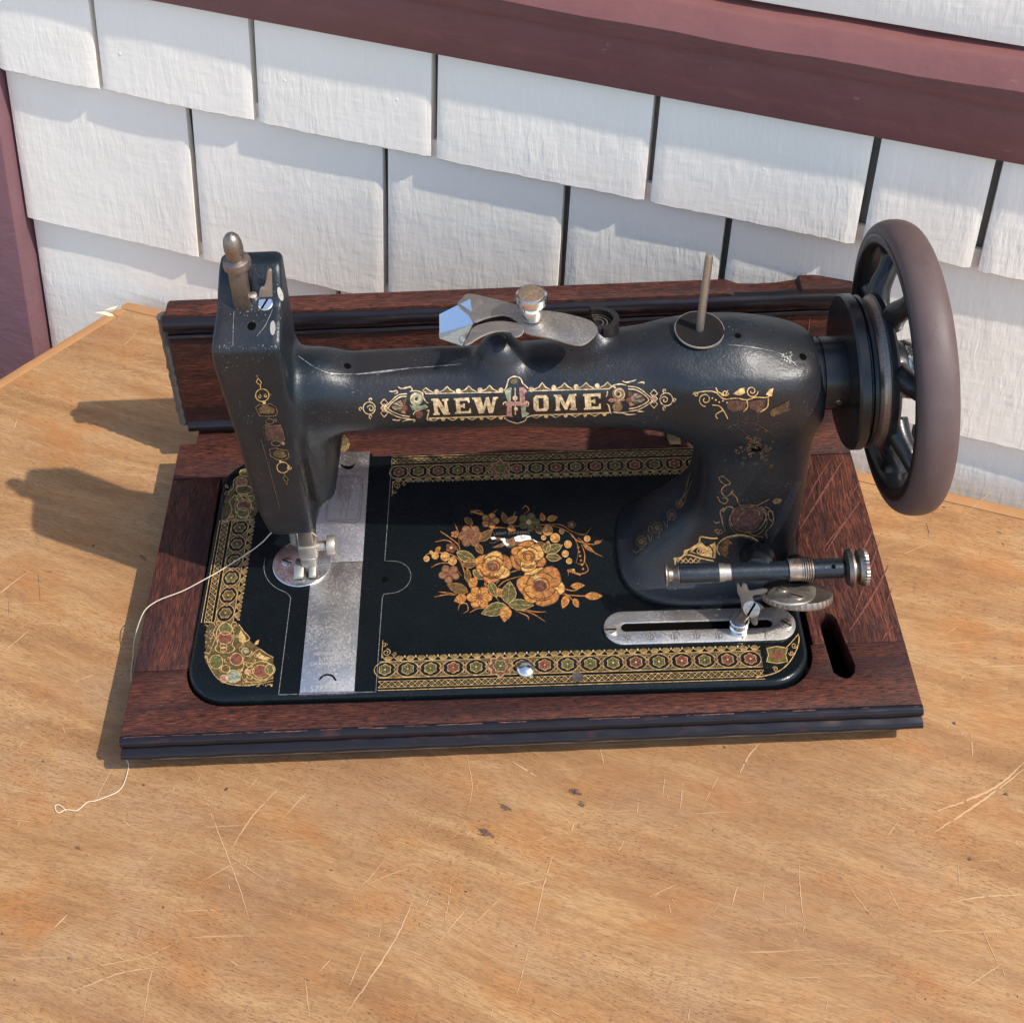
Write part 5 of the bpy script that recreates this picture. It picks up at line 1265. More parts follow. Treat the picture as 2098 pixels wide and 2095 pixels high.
cm.curl(c7(360, 480), 22 * k7, 1.2, 0, 1.3); cm.curl(c7(460, 470), 24 * k7, 1.2, 180, 1.3); cm.poly([c7(*p) for p in ((535, 395), (528, 360), (545, 345), (555, 385))], 'gold', 4)
cm.line([c7(*p) for p in ((240, 520), (330, 480), (400, 490), (500, 480))], 1.4, 'gold', False, 5, 3)
for k in range(40): cm.curl(c7(rnd.uniform(270, 520), rnd.uniform(200, 480)), rnd.uniform(12, 24) * k7, rnd.uniform(0.7, 1.2), rnd.uniform(0, 360), 1.1, 'gold' if k % 3 else 'black', 1, 2)
cm.build('corner_decal', mach)
# front right corner panel
cm = Decal(bedpx, 7.0)
k6 = 750 / 1932
def c6(a, b): return (1200 + k6 * a, 1000 + k6 * b)
cm.poly([c6(*p) for p in ((945, 830), (1060, 830), (1125, 765), (1125, 830), (1060, 930), (950, 955))], 'black', 1)
cm.poly([c6(*p) for p in ((955, 845), (1010, 835), (1065, 845), (1055, 880), (1065, 915), (1010, 925), (955, 915), (965, 880))], 'green', 3); cm.line([c6(*p) for p in ((955, 845), (1010, 835), (1065, 845), (1055, 880), (1065, 915), (1010, 925), (955, 915), (965, 880))], 1.6, 'gold', True, 5)
cm.poly([c6(*p) for p in spline([(980, 880), (1000, 855), (1030, 862), (1045, 885), (1020, 905), (990, 902)], 3, True)], 'red', 6)
cm.line([c6(*p) for p in ((1120, 768), (1126, 800), (1110, 860), (1065, 930), (1000, 975), (900, 1000))], 2.0, 'gold', False, 5, 4); cm.line([c6(*p) for p in ((1118, 775), (1080, 820), (1060, 840))], 1.6, 'gold', False, 5, 3)
cm.curl(c6(1100, 830), 16 * k6, 1.3, 0, 1.3); cm.curl(c6(1085, 870), 14 * k6, 1.3, 180, 1.3, 'gold', -1); cm.curl(c6(1000, 955), 15 * k6, 1.3, 200, 1.2)
cm.build('corner_decal', mach, 'gold corner medallions with green and red leaves on the bed')
# ---------------- rose wreath in the middle of the bed
rw = Decal(bedpx, 9.0)
k8 = 650 / 1932
def c8(a, b): return (700 + k8 * a, 900 + k8 * b)
def L8(pts, w_=1.6, col='copper', sm=4, lv=3): rw.line([c8(*p) for p in pts], w_, col, False, lv, sm, True)
def rose(cx, cy, r, c1='rose', c2='red', tilt=0):
    pet = ((0, 0, 1.0, 'rose'),)
    for a, d, s_, c in ((200, 0.55, 0.62, c1), (330, 0.58, 0.60, 'copper'), (90, 0.60, 0.62, 'copper'), (150, 0.62, 0.5, c1), (30, 0.62, 0.52, 'amber'), (265, 0.5, 0.6, 'amber')):
        a = math.radians(a + tilt); p = []
        for k in range(14):
            b = 2 * PI * k / 14; rr = s_ * (1 + 0.08 * math.sin(3 * b + a)); p.append(c8(cx + r * (d * math.cos(a) + rr * math.cos(b)), cy + r * 0.85 * (d * math.sin(a) + rr * math.sin(b))))
        rw.poly(p, c, 6); rw.line(p, 1.9, 'umber', True, 6)
    rw.disc(c8(cx, cy), r * 0.50 * k8, 'copper', 8, r * 0.44 * k8); rw.disc(c8(cx - 0.06 * r, cy + 0.05 * r), r * 0.34 * k8, c2, 9, r * 0.28 * k8); rw.disc(c8(cx - 0.2 * r, cy - 0.35 * r), r * 0.2 * k8, 'gold', 8, r * 0.12 * k8)
    for rr, a0, a1 in ((0.40, 200, 420), (0.30, 20, 260), (0.20, 120, 400), (0.70, 190, 330), (0.74, 20, 120), (0.85, 60, 170)): rw.ringl(c8(cx, cy), r * rr * k8, 1.9, 'umber', 11, r * rr * 0.86 * k8, a0, a1, 12)
    for a in range(0, 360, 36): rw.line([c8(cx + r * 0.58 * math.cos(math.radians(a)), cy + r * 0.5 * math.sin(math.radians(a))), c8(cx + r * 0.88 * math.cos(math.radians(a + 9)), cy + r * 0.74 * math.sin(math.radians(a + 9)))], 1.2, 'umber', False, 9)
def fl5(cx, cy, r, col, n=5, mid='gold', rot=0):
    for k in range(n):
        a = 2 * PI * k / n + rot; p = c8(cx + r * 0.58 * math.cos(a), cy + r * 0.5 * math.sin(a)); rw.disc(p, r * 0.42 * k8, col, 5, r * 0.34 * k8, 10, math.degrees(a)); rw.ringl(p, r * 0.42 * k8, 1.3, 'umber', 6, r * 0.36 * k8, n=10)
    rw.disc(c8(cx, cy), r * 0.24 * k8, mid, 8)
# stems first
for p in (((500, 735), (520, 700), (580, 690), (660, 700), (720, 740), (760, 850), (800, 930)), ((570, 625), (640, 615), (700, 660), (740, 780), (770, 880)), ((545, 780), (600, 755), (670, 760), (730, 830)), ((600, 560), (660, 600), (715, 650), (720, 720)), ((690, 515), (710, 570), (715, 640)), ((820, 640), (860, 590), (930, 540), (1010, 540)), ((755, 480), (790, 530), (800, 600)), ((790, 455), (800, 435), (850, 440), (865, 490)), ((900, 470), (950, 425)), ((980, 445), (1000, 500), (1060, 530), (1180, 520), (1300, 530), (1400, 580), (1440, 660), (1430, 750)), ((1060, 440), (1030, 500)), ((1100, 425), (1120, 405), (1140, 430), (1110, 455)),
          ((1200, 520), (1330, 520), (1400, 560), (1480, 580), (1520, 535)), ((1440, 600), (1500, 650), (1540, 690), (1590, 715)), ((1460, 640), (1480, 700), (1470, 760), (1420, 750)), ((1480, 740), (1500, 800), (1440, 820), (1390, 790), (1380, 830)), ((1380, 560), (1440, 620), (1540, 640), (1590, 610)), ((940, 880), (990, 830), (1060, 800), (1120, 790)), ((950, 900), (1000, 860), (1100, 830)), ((1300, 900), (1370, 915), (1420, 920), (1480, 890)), ((1320, 940), (1400, 950), (1500, 955), (1590, 955)), ((1340, 930), (1390, 960), (1430, 1020)), ((1060, 1045), (1130, 1075), (1140, 1100)), ((1070, 1035), (1160, 1060), (1240, 1110)), ((1080, 1030), (1180, 1050), (1245, 1050)), ((870, 870), (910, 920), (960, 990)), ((565, 960), (640, 945), (700, 950)), ((590, 930), (650, 935), (700, 945)), ((710, 1040), (720, 1005), (760, 1000), (770, 1040), (740, 1060)), ((780, 1055), (830, 1030), (890, 1030)), ((900, 870), (870, 880), (910, 940))):
    L8(p, 2.0, 'copper')
for a, b, w_, c in (((700, 690), (825, 745), 62, 'green'), ((735, 760), (825, 760), 50, 'olive'), ((820, 640), (860, 700), 40, 'olive'), ((840, 620), (920, 550), 48, 'olive'), ((1010, 535), (1060, 555), 36, 'rose'), ((1000, 510), (980, 445), 34, 'olive'), ((1010, 510), (1070, 470), 40, 'rose'), ((1190, 530), (1215, 580), 40, 'olive'), ((1230, 500), (1215, 450), 34, 'rose'), ((1250, 490), (1315, 475), 36, 'rose'), ((1240, 690), (1260, 620), 46, 'green'), ((1240, 690), (1345, 645), 58, 'green'), ((1245, 715), (1340, 725), 48, 'green'), ((1180, 640), (1240, 640), 30, 'olive'),
                    ((770, 930), (640, 885), 62, 'olive'), ((780, 900), (825, 840), 50, 'rose'), ((770, 870), (765, 785), 40, 'olive'), ((760, 960), (685, 985), 54, 'rose'), ((900, 870), (945, 965), 52, 'green'), ((985, 960), (945, 905), 46, 'rose'), ((1010, 1000), (1025, 865), 92, 'green'), ((1005, 1015), (850, 1062), 80, 'green'), ((1015, 1005), (1170, 1012), 66, 'green'), ((1005, 1015), (990, 1112), 70, 'rose'), ((800, 800), (880, 850), 56, 'green'), ((1395, 895), (1480, 890), 36, 'rose'), ((1480, 955), (1590, 955), 44, 'rose'), ((1375, 950), (1345, 1030), 46, 'rose'), ((1415, 970), (1440, 1025), 36, 'rose'), ((860, 490), (905, 475), 26, 'rose'), ((750, 480), (800, 520), 36, 'olive'), ((600, 655), (570, 690), 24, 'rose'), ((1540, 630), (1580, 625), 18, 'rose'), ((1470, 640), (1540, 690), 22, 'rose')):
    rw.leaf(c8(*a), c8(*b), w_ * k8, c, 'gold' if c == 'green' else 'copper', 1.1, 4)
for x_, y_, r in ((570, 710, 20), (630, 715, 26), (675, 742, 24), (517, 728, 17), (1300, 602, 28), (1255, 556, 30), (1378, 640, 22), (1362, 698, 20), (1385, 742, 17), (1495, 606, 18), (1230, 600, 14), (1340, 560, 16), (1410, 800, 9), (545, 690, 10)):
    rw.disc(c8(x_, y_), r * k8, 'rose', 6); rw.ringl(c8(x_, y_), r * k8, 1.0, 'gold', 7); rw.disc(c8(x_ - r * 0.3, y_ - r * 0.2), r * 0.35 * k8, 'gold', 8)
for a in ((790, 440, 860, 460), (1440, 660, 1470, 790), (1380, 800, 1450, 825)):
    for k in range(6): rw.disc(c8(a[0] + (a[2] - a[0]) * k / 5, a[1] + (a[3] - a[1]) * k / 5), 7 * k8, 'copper', 5)
fl5(785, 590, 78, 'brown', 6, 'red'); fl5(905, 497, 56, 'rose', 5, 'red'); fl5(1140, 505, 66, 'green', 5, 'gold'); fl5(655, 820, 66, 'brown', 5, 'red', 0.4); fl5(840, 962, 80, 'rose', 6, 'red'); fl5(668, 662, 36, 'red', 5); fl5(1400, 522, 28, 'red', 5); fl5(690, 580, 26, 'rose', 5, 'red')
rose(925, 775, 100, 'rose', 'brown', 10); rose(1135, 715, 98, 'rose', 'rose', 60); rose(1215, 890, 128, 'rose', 'red', -20)
rw.build('wreath_decal', mach, 'wreath of orange roses and green leaves on the middle of the bed')
# worn running hound and its motto inside the wreath
hd_ = Decal(bedpx, 8.0)
hd_.poly([c8(*p) for p in ((905, 603), (930, 596), (975, 600), (1015, 608), (1060, 590), (1110, 582), (1150, 592), (1165, 612), (1215, 636), (1160, 622), (1135, 618), (1120, 640), (1070, 640), (1030, 655), (985, 648), (940, 655), (910, 662), (960, 638), (985, 625), (960, 612), (925, 612))], 'brown', 3)
for p in (((905, 598), (930, 594), (940, 604), (918, 612)), ((965, 606), (995, 602), (1000, 628), (1022, 640), (1010, 652), (990, 640), (982, 622)), ((1050, 600), (1075, 586), (1110, 583), (1148, 588), (1155, 612), (1120, 614), (1095, 625), (1060, 622)), ((1165, 608), (1200, 628), (1175, 624))): hd_.poly([c8(*q) for q in p], 'white', 5)
hd_.line([c8(*p) for p in ((900, 630), (925, 632), (960, 615))], 1.2, 'brown', False, 4); hd_.line([c8(*p) for p in ((920, 660), (970, 655), (1010, 640))], 1.4, 'brown', False, 4)
hd_.build('hound_emblem', mach)
tp = px(*c8(1035, 572), 2, ZB); text('LIGHT RUNNING', 0.0030, lambda x_, y_: (tp[0] + x_, tp[1] + y_ + 0.012 * x_, ZB + 0.0003), mach, 'stamp', 'motto_lettering')
tp2 = px(*c8(1065, 655), 2, ZB); text('NEW HOME', 0.0024, lambda x_, y_: (tp2[0] + x_, tp2[1] + y_, ZB + 0.0003), mach, 'stamp', 'motto_lettering')
# ---------------- engraving on the slides
en = Decal(lambda u, v_, lv: (lambda p: (p[0], p[1], ZP + 0.00004 + lv * 0.00001))(px(u, v_, 2, ZP)), 8.0)
ke = 140 / 1421
def ce(a, b): return (640 + ke * a, 920 + ke * b)
en.line([ce(*p) for p in ((440, 560), (650, 545), (945, 540), (985, 600), (1055, 625), (1030, 1000), (990, 1470), (890, 1530), (330, 1490), (275, 1450), (300, 1000), (320, 650), (400, 590))], 1.0, 'brown', True)
en.line([ce(*p) for p in ((450, 590), (650, 575), (905, 570), (950, 630), (1010, 650), (990, 1000), (955, 1440), (900, 1470), (360, 1460), (300, 1420), (330, 1000), (350, 670), (420, 610))], 0.7, 'brown', True)
for p in (((540, 715), (590, 790), (570, 870), (560, 960), (620, 920), (680, 880), (700, 780), (690, 710)), ((560, 980), (580, 1060), (640, 1120), (630, 1200), (590, 1280), (590, 1400)), ((580, 700), (610, 760), (590, 820)), ((760, 780), (770, 950), (750, 1150), (720, 1300), (710, 1410)), ((700, 920), (700, 1100))): en.line([ce(*p_) for p_ in p], 1.1, 'brown', False, 3, 3)
en.build('engraving', sl_b)
def rotl(q, ang):               # lettering that runs along the slide
    c, s = math.cos(ang), math.sin(ang); return lambda x_, y_: (q[0] + x_ * c - y_ * s, q[1] + x_ * s + y_ * c, ZP + 0.00006)
text('PAT JULY 1881', 0.0032, rotl(px(*ce(450, 1050), 2, ZP), PI / 2), sl_b, 'stamp2', 'stamped_text'); text('RUNNING', 0.0036, rotl(px(*ce(850, 1080), 2, ZP), PI / 2), sl_b, 'stamp2', 'stamped_text')
kf = 160 / 1102
def cf(a, b): return (600 + kf * a, 1160 + kf * b)
en2 = Decal(en.map, 8.0)
en2.line([cf(*p) for p in ((560, 555), (800, 545), (855, 610), (840, 900), (815, 1380), (720, 1480), (310, 1500), (220, 1400), (260, 1100), (300, 740), (340, 640))], 0.9, 'line', True); en2.build('engraving', sl_f)
for s_, a, b, z_ in (('NEW HOME', 520, 1230, 0.0036), ('S. M. CO.', 520, 1305, 0.0034), ('ORANGE MASS', 500, 1370, 0.0032), ('5777294', 460, 1725, 0.0052)): text(s_, z_, rotl(px(*cf(a, b), 2, ZP), 0), sl_f, 'stamp2', 'stamped_text')
# ---------------- name panel on the arm
nm_ = Decal(armpx, 5.0)
k5, kk = 330 / 1932, 340 / 1932
def a5(a, b): return (730 + k5 * a, 760 + k5 * b)
def a6(a, b): return (1060 + kk * a, 760 + kk * b)
G = 'cream'
nm_.poly([a5(830, 275), a5(1760, 255), a6(130, 232), a6(1060, 208), a6(1072, 478), a6(165, 508), a5(1790, 533), a5(870, 556)], 'black', 1)
for fn, P in ((a5, [(898, 330), (985, 325), (1062, 440), (1052, 360), (1030, 355), (1030, 332), (1105, 328), (1105, 350), (1085, 355), (1110, 490), (1125, 495), (1125, 515), (1050, 518), (972, 400), (985, 495), (1000, 500), (1000, 520), (925, 522), (925, 500), (940, 497), (920, 355), (898, 352)]),
              (a5, [(1170, 325), (1350, 315), (1362, 375), (1345, 378), (1330, 350), (1240, 355), (1248, 400), (1280, 398), (1285, 385), (1300, 385), (1305, 440), (1288, 440), (1283, 430), (1250, 430), (1255, 480), (1350, 475), (1360, 440), (1375, 440), (1378, 498), (1185, 510), (1183, 490), (1205, 487), (1190, 350), (1170, 345)]),
              (a5, [(1390, 316), (1490, 312), (1525, 425), (1555, 312), (1590, 310), (1618, 420), (1640, 310), (1702, 306), (1700, 325), (1680, 328), (1640, 495), (1590, 498), (1563, 400), (1530, 500), (1472, 502), (1412, 338), (1390, 336)]),
              (a6, [(425, 275), (505, 272), (560, 375), (605, 268), (685, 262), (688, 282), (672, 285), (680, 425), (692, 428), (692, 447), (610, 450), (608, 432), (625, 430), (618, 350), (580, 445), (555, 445), (495, 345), (490, 432), (500, 435), (500, 455), (440, 458), (440, 440), (452, 437), (445, 295), (425, 293)]),
              (a6, [(765, 265), (968, 255), (970, 315), (950, 315), (940, 290), (855, 295), (858, 335), (885, 332), (890, 318), (905, 318), (908, 375), (890, 375), (885, 362), (860, 362), (862, 410), (945, 405), (955, 375), (970, 375), (972, 437), (775, 445), (775, 428), (790, 425), (783, 290), (765, 287)])):
    nm_.poly([fn(*p) for p in P], G, 4)
nm_.poly([a6(*p) for p in ((215, 280), (335, 278), (362, 310), (365, 430), (345, 460), (220, 465), (190, 435), (185, 315))], G, 4, [[a6(*p) for p in ((245, 312), (305, 310), (308, 430), (250, 432))]])
# ornamented H
nm_.poly([a5(1775, 235), a5(1840, 195), a5(1862, 200), a5(1850, 370), a5(1820, 375)], 'mint', 4); nm_.poly([a5(1812, 395), a5(1860, 390), a5(1866, 520), a5(1880, 545), a5(1800, 540)], 'pink', 4)
nm_.poly([a6(22, 190), a6(75, 185), a6(120, 235), a6(85, 260), a6(90, 370), a6(30, 355)], 'pink', 4); nm_.poly([a6(40, 395), a6(95, 390), a6(100, 470), a6(140, 490), a6(110, 520), a6(55, 535)], 'mint', 4)
nm_.poly([a5(1790, 360), a6(20, 352), a6(110, 350), a6(120, 390), a6(20, 400), a5(1790, 410)], 'pink', 5)
for P in ([a5(1775, 230), a5(1800, 190), a5(1815, 130), a5(1830, 95), a5(1880, 65), a5(1925, 70), a6(20, 75), a6(45, 100), a6(60, 140), a6(90, 165), a6(130, 205)], [a5(1775, 555), a5(1830, 590), a5(1900, 612), a6(10, 598), a6(90, 570), a6(110, 535), a6(165, 512)], [a5(1765, 400), a5(1765, 380), a5(1800, 360)], [a6(100, 345), a6(130, 365), a6(125, 400), a6(95, 405)]): nm_.line(P, 2.2, G, False, 5, 3)
nm_.poly([a5(*p) for p in ((1840, 140), (1865, 100), (1900, 85), (1932, 100), (1932, 150), (1890, 155))], 'olive', 3); nm_.disc(a5(1905, 320), 5, G, 6); nm_.disc(a5(1915, 450), 4, G, 6); nm_.line([a5(1905, 200), a5(1908, 520)], 2.0, G, False, 5)
# rails with scallops
for fn, a, b, pk, dt in ((a5, (830, 270), (1760, 250), ((835, 200), (1090, 185), (1350, 180), (1600, 170)), ((965, 235), (1225, 225), (1485, 215), (1735, 215))), (a6, (130, 230), (1060, 205), ((290, 135), (550, 140), (800, 135), (1050, 130)), ((165, 200), (425, 180), (685, 170), (930, 160)))):
    nm_.line([fn(*a), fn(*b)], 2.0, G, False, 4)
    for p in dt: nm_.disc(fn(p[0], p[1] + 12), 5.2, G, 4)
    for p in pk:
        y0 = a[1] + (b[1] - a[1]) * (p[0] - a[0]) / (b[0] - a[0])
        nm_.line([fn(p[0] - 95 if p[0] > 900 or fn is a6 else p[0], y0 - 12), fn(p[0] - 40, y0 - 38), fn(*p), fn(p[0] + 40, y0 - 38), fn(p[0] + 95, y0 - 12)], 2.4, G, False, 4); nm_.poly([fn(p[0] - 60, y0 - 6), fn(p[0], p[1] + 18), fn(p[0] + 60, y0 - 6)], 'olive', 3)
for fn, a, b in ((a5, (870, 560), (1790, 535)), (a6, (165, 510), (1070, 480))):
    nm_.line([fn(*a), fn(*b)], 2.6, G, False, 4)
    for i in range(8):
        t = (i + 0.5) / 8; c = (a[0] + (b[0] - a[0]) * t, a[1] + (b[1] - a[1]) * t)
        if i % 2: nm_.disc(fn(c[0], c[1] + 14), 4.2, 'gold', 4)
        else: nm_.line([fn(c[0] - 60, c[1] + 6), fn(c[0], c[1] + 34), fn(c[0] + 60, c[1] + 4)], 2.0, 'gold', False, 4)
# palmettes at both ends
def palm(fn, tip, top, bot, mid, sg, ring_c, ring_r, dia):
    nm_.line([fn(*top), fn((top[0] * 0.55 + tip[0] * 0.45), top[1] + 18), fn(*tip), fn((bot[0] * 0.55 + tip[0] * 0.45), bot[1] - 22), fn(*bot)], 2.4, G, False, 4, 5)
    O_ = fn(*mid)
    for k in range(9):
        t = k / 8; e_ = (top[0] + (tip[0] - top[0]) * math.sin(PI * t) * 0.82, top[1] + 22 + (bot[1] - top[1] - 44) * t)
        e2 = (top[0] + (tip[0] - top[0]) * math.sin(PI * min(1, t + 0.10)) * 0.82, top[1] + 22 + (bot[1] - top[1] - 44) * min(1, t + 0.10))
        nm_.poly([O_, fn(*e_), fn(*e2)], ('olive', 'pink', 'mint')[k % 3] if k % 3 else 'olive', 3)
    nm_.disc(O_, 6.0, 'red', 6); nm_.line([fn(top[0] + sg * 5, top[1] - 30), fn((top[0] + tip[0]) / 2, top[1] - 10), fn(tip[0] + sg * -8, tip[1] - 40), fn(*dia)], 2.0, G, False, 4, 4); nm_.line([fn(bot[0] + sg * 5, bot[1] + 28), fn((bot[0] + tip[0]) / 2, bot[1] + 8), fn(tip[0] + sg * -8, tip[1] + 40), fn(*dia)], 2.0, G, False, 4, 4)
    for o in (-1, 0, 1): nm_.line([fn(dia[0] - 42, dia[1] + o * 62), fn(dia[0], dia[1] + o * 62 + 46), fn(dia[0] + 42, dia[1] + o * 62), fn(dia[0], dia[1] + o * 62 - 46)], 1.8, G, True, 5)
    nm_.disc(fn(*dia), 4.5, 'pink', 4); nm_.ringl(fn(*ring_c), ring_r * (k5 if fn is a5 else kk), 2.0, G, 4); nm_.curl(fn(ring_c[0] + sg * 18, ring_c[1] + 8), ring_r * 0.62 * k5, 1.1, 200, 2.2, G)
    for dx, dy, r in ((0, -100, 26), (0, 100, 26), (-sg * 112, 4, 24)): nm_.curl(fn(ring_c[0] + dx * 0.9 + sg * 20 * (dx == 0), ring_c[1] + dy), r * k5, 0.9, 90, 2.4, G)
palm(a5, (385, 440), (605, 300), (640, 540), (585, 435), 1, (155, 440), 72, (335, 438))
palm(a6, (1530, 330), (1290, 205), (1300, 435), (1298, 333), -1, (1735, 325), 74, (1590, 318))
for fn, p, r, c, d in ((a5, (720, 330), 78, 'mint', 1), (a6, (1180, 260), 76, 'dim', -1)):
    kq = k5 if fn is a5 else kk
    nm_.disc(fn(*p), r * kq, c, 3); nm_.curl(fn(*p), r * kq, 1.5, 90 if d > 0 else 90, 2.2, G, d, 5); nm_.disc(fn(*p), r * 0.25 * kq, 'black', 5)
nm_.poly([a5(*p) for p in ((640, 400), (700, 410), (780, 410), (830, 395), (865, 430), (820, 450), (740, 470), (670, 460))], 'mint', 4); nm_.poly([a6(*p) for p in ((1055, 340), (1085, 312), (1160, 322), (1240, 318), (1262, 335), (1200, 350), (1085, 360))], 'pink', 4)
nm_.disc(a5(755, 515), 46 * k5, 'red', 4); nm_.curl(a5(745, 520), 60 * k5, 1.2, 180, 2.0, G); nm_.disc(a6(1165, 415), 58 * kk, 'dim', 3); nm_.curl(a6(1165, 415), 58 * kk, 1.4, 270, 2.0, G)
for fn, Ps in ((a5, (((500, 185), (540, 210), (600, 200), (650, 190), (670, 225), (640, 245)), ((395, 240), (440, 245), (480, 235), (495, 260), (450, 270)), ((550, 600), (610, 580), (680, 575), (705, 590), (680, 605)), ((435, 575), (500, 585), (530, 575)), ((640, 245), (720, 235), (790, 260), (800, 300), (820, 340), (850, 375), (870, 380)), ((840, 470), (870, 465), (860, 520), (850, 570), (900, 590)))), (a6, (((1225, 115), (1270, 130), (1340, 115), (1385, 100)), ((1400, 140), (1440, 130), (1475, 130), (1470, 150)), ((1230, 485), (1290, 500), (1385, 495)), ((1400, 465), (1475, 465)), ((1060, 210), (1120, 165), (1200, 150), (1270, 165)), ((1050, 230), (1045, 270), (1030, 300)), ((1040, 375), (1065, 400), (1080, 470), (1100, 490)), ((1110, 470), (1200, 480), (1290, 470))))):
    for P in Ps: nm_.line([fn(*p) for p in P], 3.0, G, False, 5, 3, True)
nm_.build('name_decal', mach, 'gold NEW HOME lettering panel on the front of the arm')
# ---------------- scrolls on the column
cd = Decal(armpx, 5.0)
kc = 650 / 1844
def cc5(a, b): return (1350 + kc * a, 420 + kc * b)
def cl(fn, P, w_=2.0, c='dim', sm=4): cd.line([fn(*p) for p in P], w_, c, False, 4, sm)
for P in (((205, 1100), (235, 1085), (300, 1080), (340, 1090)), ((340, 1095), (380, 1125), (450, 1120), (510, 1130), (560, 1115), (630, 1115), (655, 1080)), ((310, 1160), (350, 1165), (380, 1200), (400, 1240)), ((635, 1120), (630, 1170), (590, 1200), (620, 1180)), ((340, 1240), (330, 1215), (370, 1190)), ((510, 1130), (515, 1170), (490, 1200)), ((330, 1060), (345, 1085), (380, 1100)), ((400, 1075), (385, 1105), (360, 1100))): cl(cc5, P, 2.2, 'gold')
cd.curl(cc5(270, 1128), 40 * kc, 1.4, 90, 2.0, 'gold'); cd.curl(cc5(540, 1080), 36 * kc, 1.5, 0, 2.0, 'gold'); cd.curl(cc5(385, 1090), 20 * kc, 1.2, 0, 1.8, 'gold'); cd.curl(cc5(215, 1100), 16 * kc, 1.1, 180, 1.8, 'gold'); cd.poly([cc5(*p) for p in ((430, 1095), (470, 1065), (495, 1060), (500, 1090), (470, 1105))], 'gold', 4); cd.poly([cc5(*p) for p in ((620, 1100), (640, 1070), (665, 1062), (655, 1110))], 'gold', 4)
cd.poly([cc5(*p) for p in ((385, 1140), (450, 1130), (510, 1140), (500, 1180), (430, 1200), (400, 1180))], 'wine', 3); cd.poly([cc5(*p) for p in ((520, 1140), (620, 1125), (615, 1175), (585, 1210), (530, 1180))], 'wine', 3)
for k in range(5): cl(cc5, ((450 + 10 * k, 1190), (400 + 26 * k, 1140)), 0.9, 'dim', 0); cl(cc5, ((575, 1200), (530 + 22 * k, 1140)), 0.9, 'dim', 0)
for k in range(7): a = 650 + 15 * k; cd.leaf(cc5(a, 1215 - 6 * k), cc5(a + 14, 1180 - 8 * k), 14 * kc, 'dim', 'dim', 0.9); cd.leaf(cc5(a, 1215 - 6 * k), cc5(a + 24, 1222 - 6 * k), 12 * kc, 'dim', 'dim', 0.9)
for x_, y_ in ((310, 1120), (330, 1130), (350, 1142), (372, 1135), (395, 1145)): cd.disc(cc5(x_, y_), 5 * kc, 'gold', 4)
for k in range(46): cd.curl(cc5(rnd.gauss(560, 55), rnd.gauss(1420, 45)), rnd.uniform(5, 15) * kc, 0.8, rnd.uniform(0, 360), 1.0, 'dim')
for P in (((470, 1280), (540, 1260), (620, 1300), (680, 1340)), ((480, 1300), (560, 1380), (640, 1440)), ((590, 1440), (620, 1500), (640, 1490)), ((560, 1180), (575, 1230), (560, 1280)), ((640, 1280), (700, 1260), (740, 1300))): cl(cc5, P, 1.4, 'wine')
cd.build('column_scroll_decal', mach)
cd = Decal(armpx, 5.0)
k9 = 500 / 1932
def c9(a, b): return (1240 + k9 * a, 840 + k9 * b)
for P in (((900, 530), (930, 520), (965, 545), (990, 575), (960, 590), (915, 560), (900, 530)), ((985, 580), (940, 600), (920, 640), (950, 680), (990, 660), (1010, 630)), ((890, 680), (910, 720), (950, 735), (970, 700), (930, 690)), ((1000, 650), (1040, 690), (1060, 740), (1120, 760), (1200, 750), (1260, 720), (1300, 700)), ((930, 800), (970, 760), (1020, 780), (990, 840), (1000, 900), (1060, 950), (1120, 960), (1200, 950), (1260, 880), (1270, 800), (1230, 760)), ((920, 850), (910, 800), (940, 770)), ((855, 870), (880, 890), (905, 880)), ((880, 960), (900, 980), (930, 960), (910, 940)), ((920, 840), (930, 900), (950, 960)), ((1340, 880), (1300, 860), (1290, 800), (1330, 800)), ((1260, 760), (1300, 780), (1330, 830), (1320, 900), (1270, 960), (1280, 1010)), ((1040, 800), (1080, 770), (1100, 800), (1060, 840), (1040, 890)), ((1180, 790), (1220, 800), (1210, 860)), ((1120, 960), (1080, 990), (1000, 1000), (930, 1050)), ((1120, 960), (1180, 990), (1250, 1000))): cl(c9, P, 2.6, 'dim')
for r in (60, 95, 150): cd.ringl(c9(1130, 870), r * k9, 1.6, 'wine' if r != 150 else 'dim', 4, r * 0.85 * k9)
cd.disc(c9(1130, 865), 58 * k9, 'wine', 3); cd.poly([c9(*p) for p in ((1000, 780), (1060, 760), (1180, 765), (1260, 770), (1250, 860), (1200, 930), (1120, 955), (1040, 930), (1000, 880))], 'wine', 2)
cd.poly([c9(*p) for p in ((1320, 715), (1350, 690), (1400, 705), (1380, 735), (1340, 740))], 'dim', 4)
# gold spandrel and roundel low on the column
cd.line([c9(*p) for p in ((555, 1220), (560, 1175), (610, 1160), (640, 1110), (665, 1100), (740, 1050), (755, 1000), (830, 1010), (890, 1010))], 3.0, 'gold', False, 4, 3); cd.line([c9(*p) for p in ((570, 1200), (640, 1140), (760, 1170), (860, 1190))], 2.6, 'gold', False, 4, 3); cd.poly([c9(*p) for p in ((670, 1120), (700, 1070), (760, 1040), (800, 1080), (870, 1040), (880, 1100), (870, 1170), (770, 1150))], 'gold', 3); cd.poly([c9(*p) for p in ((690, 1115), (720, 1085), (760, 1100), (780, 1130), (740, 1140))], 'black', 5); cd.curl(c9(745, 1110), 26 * k9, 1.3, 0, 2.0, 'gold', 1, 6); cd.line([c9(*p) for p in ((800, 1050), (850, 1100), (850, 1160))], 2.4, 'black', False, 6, 3)
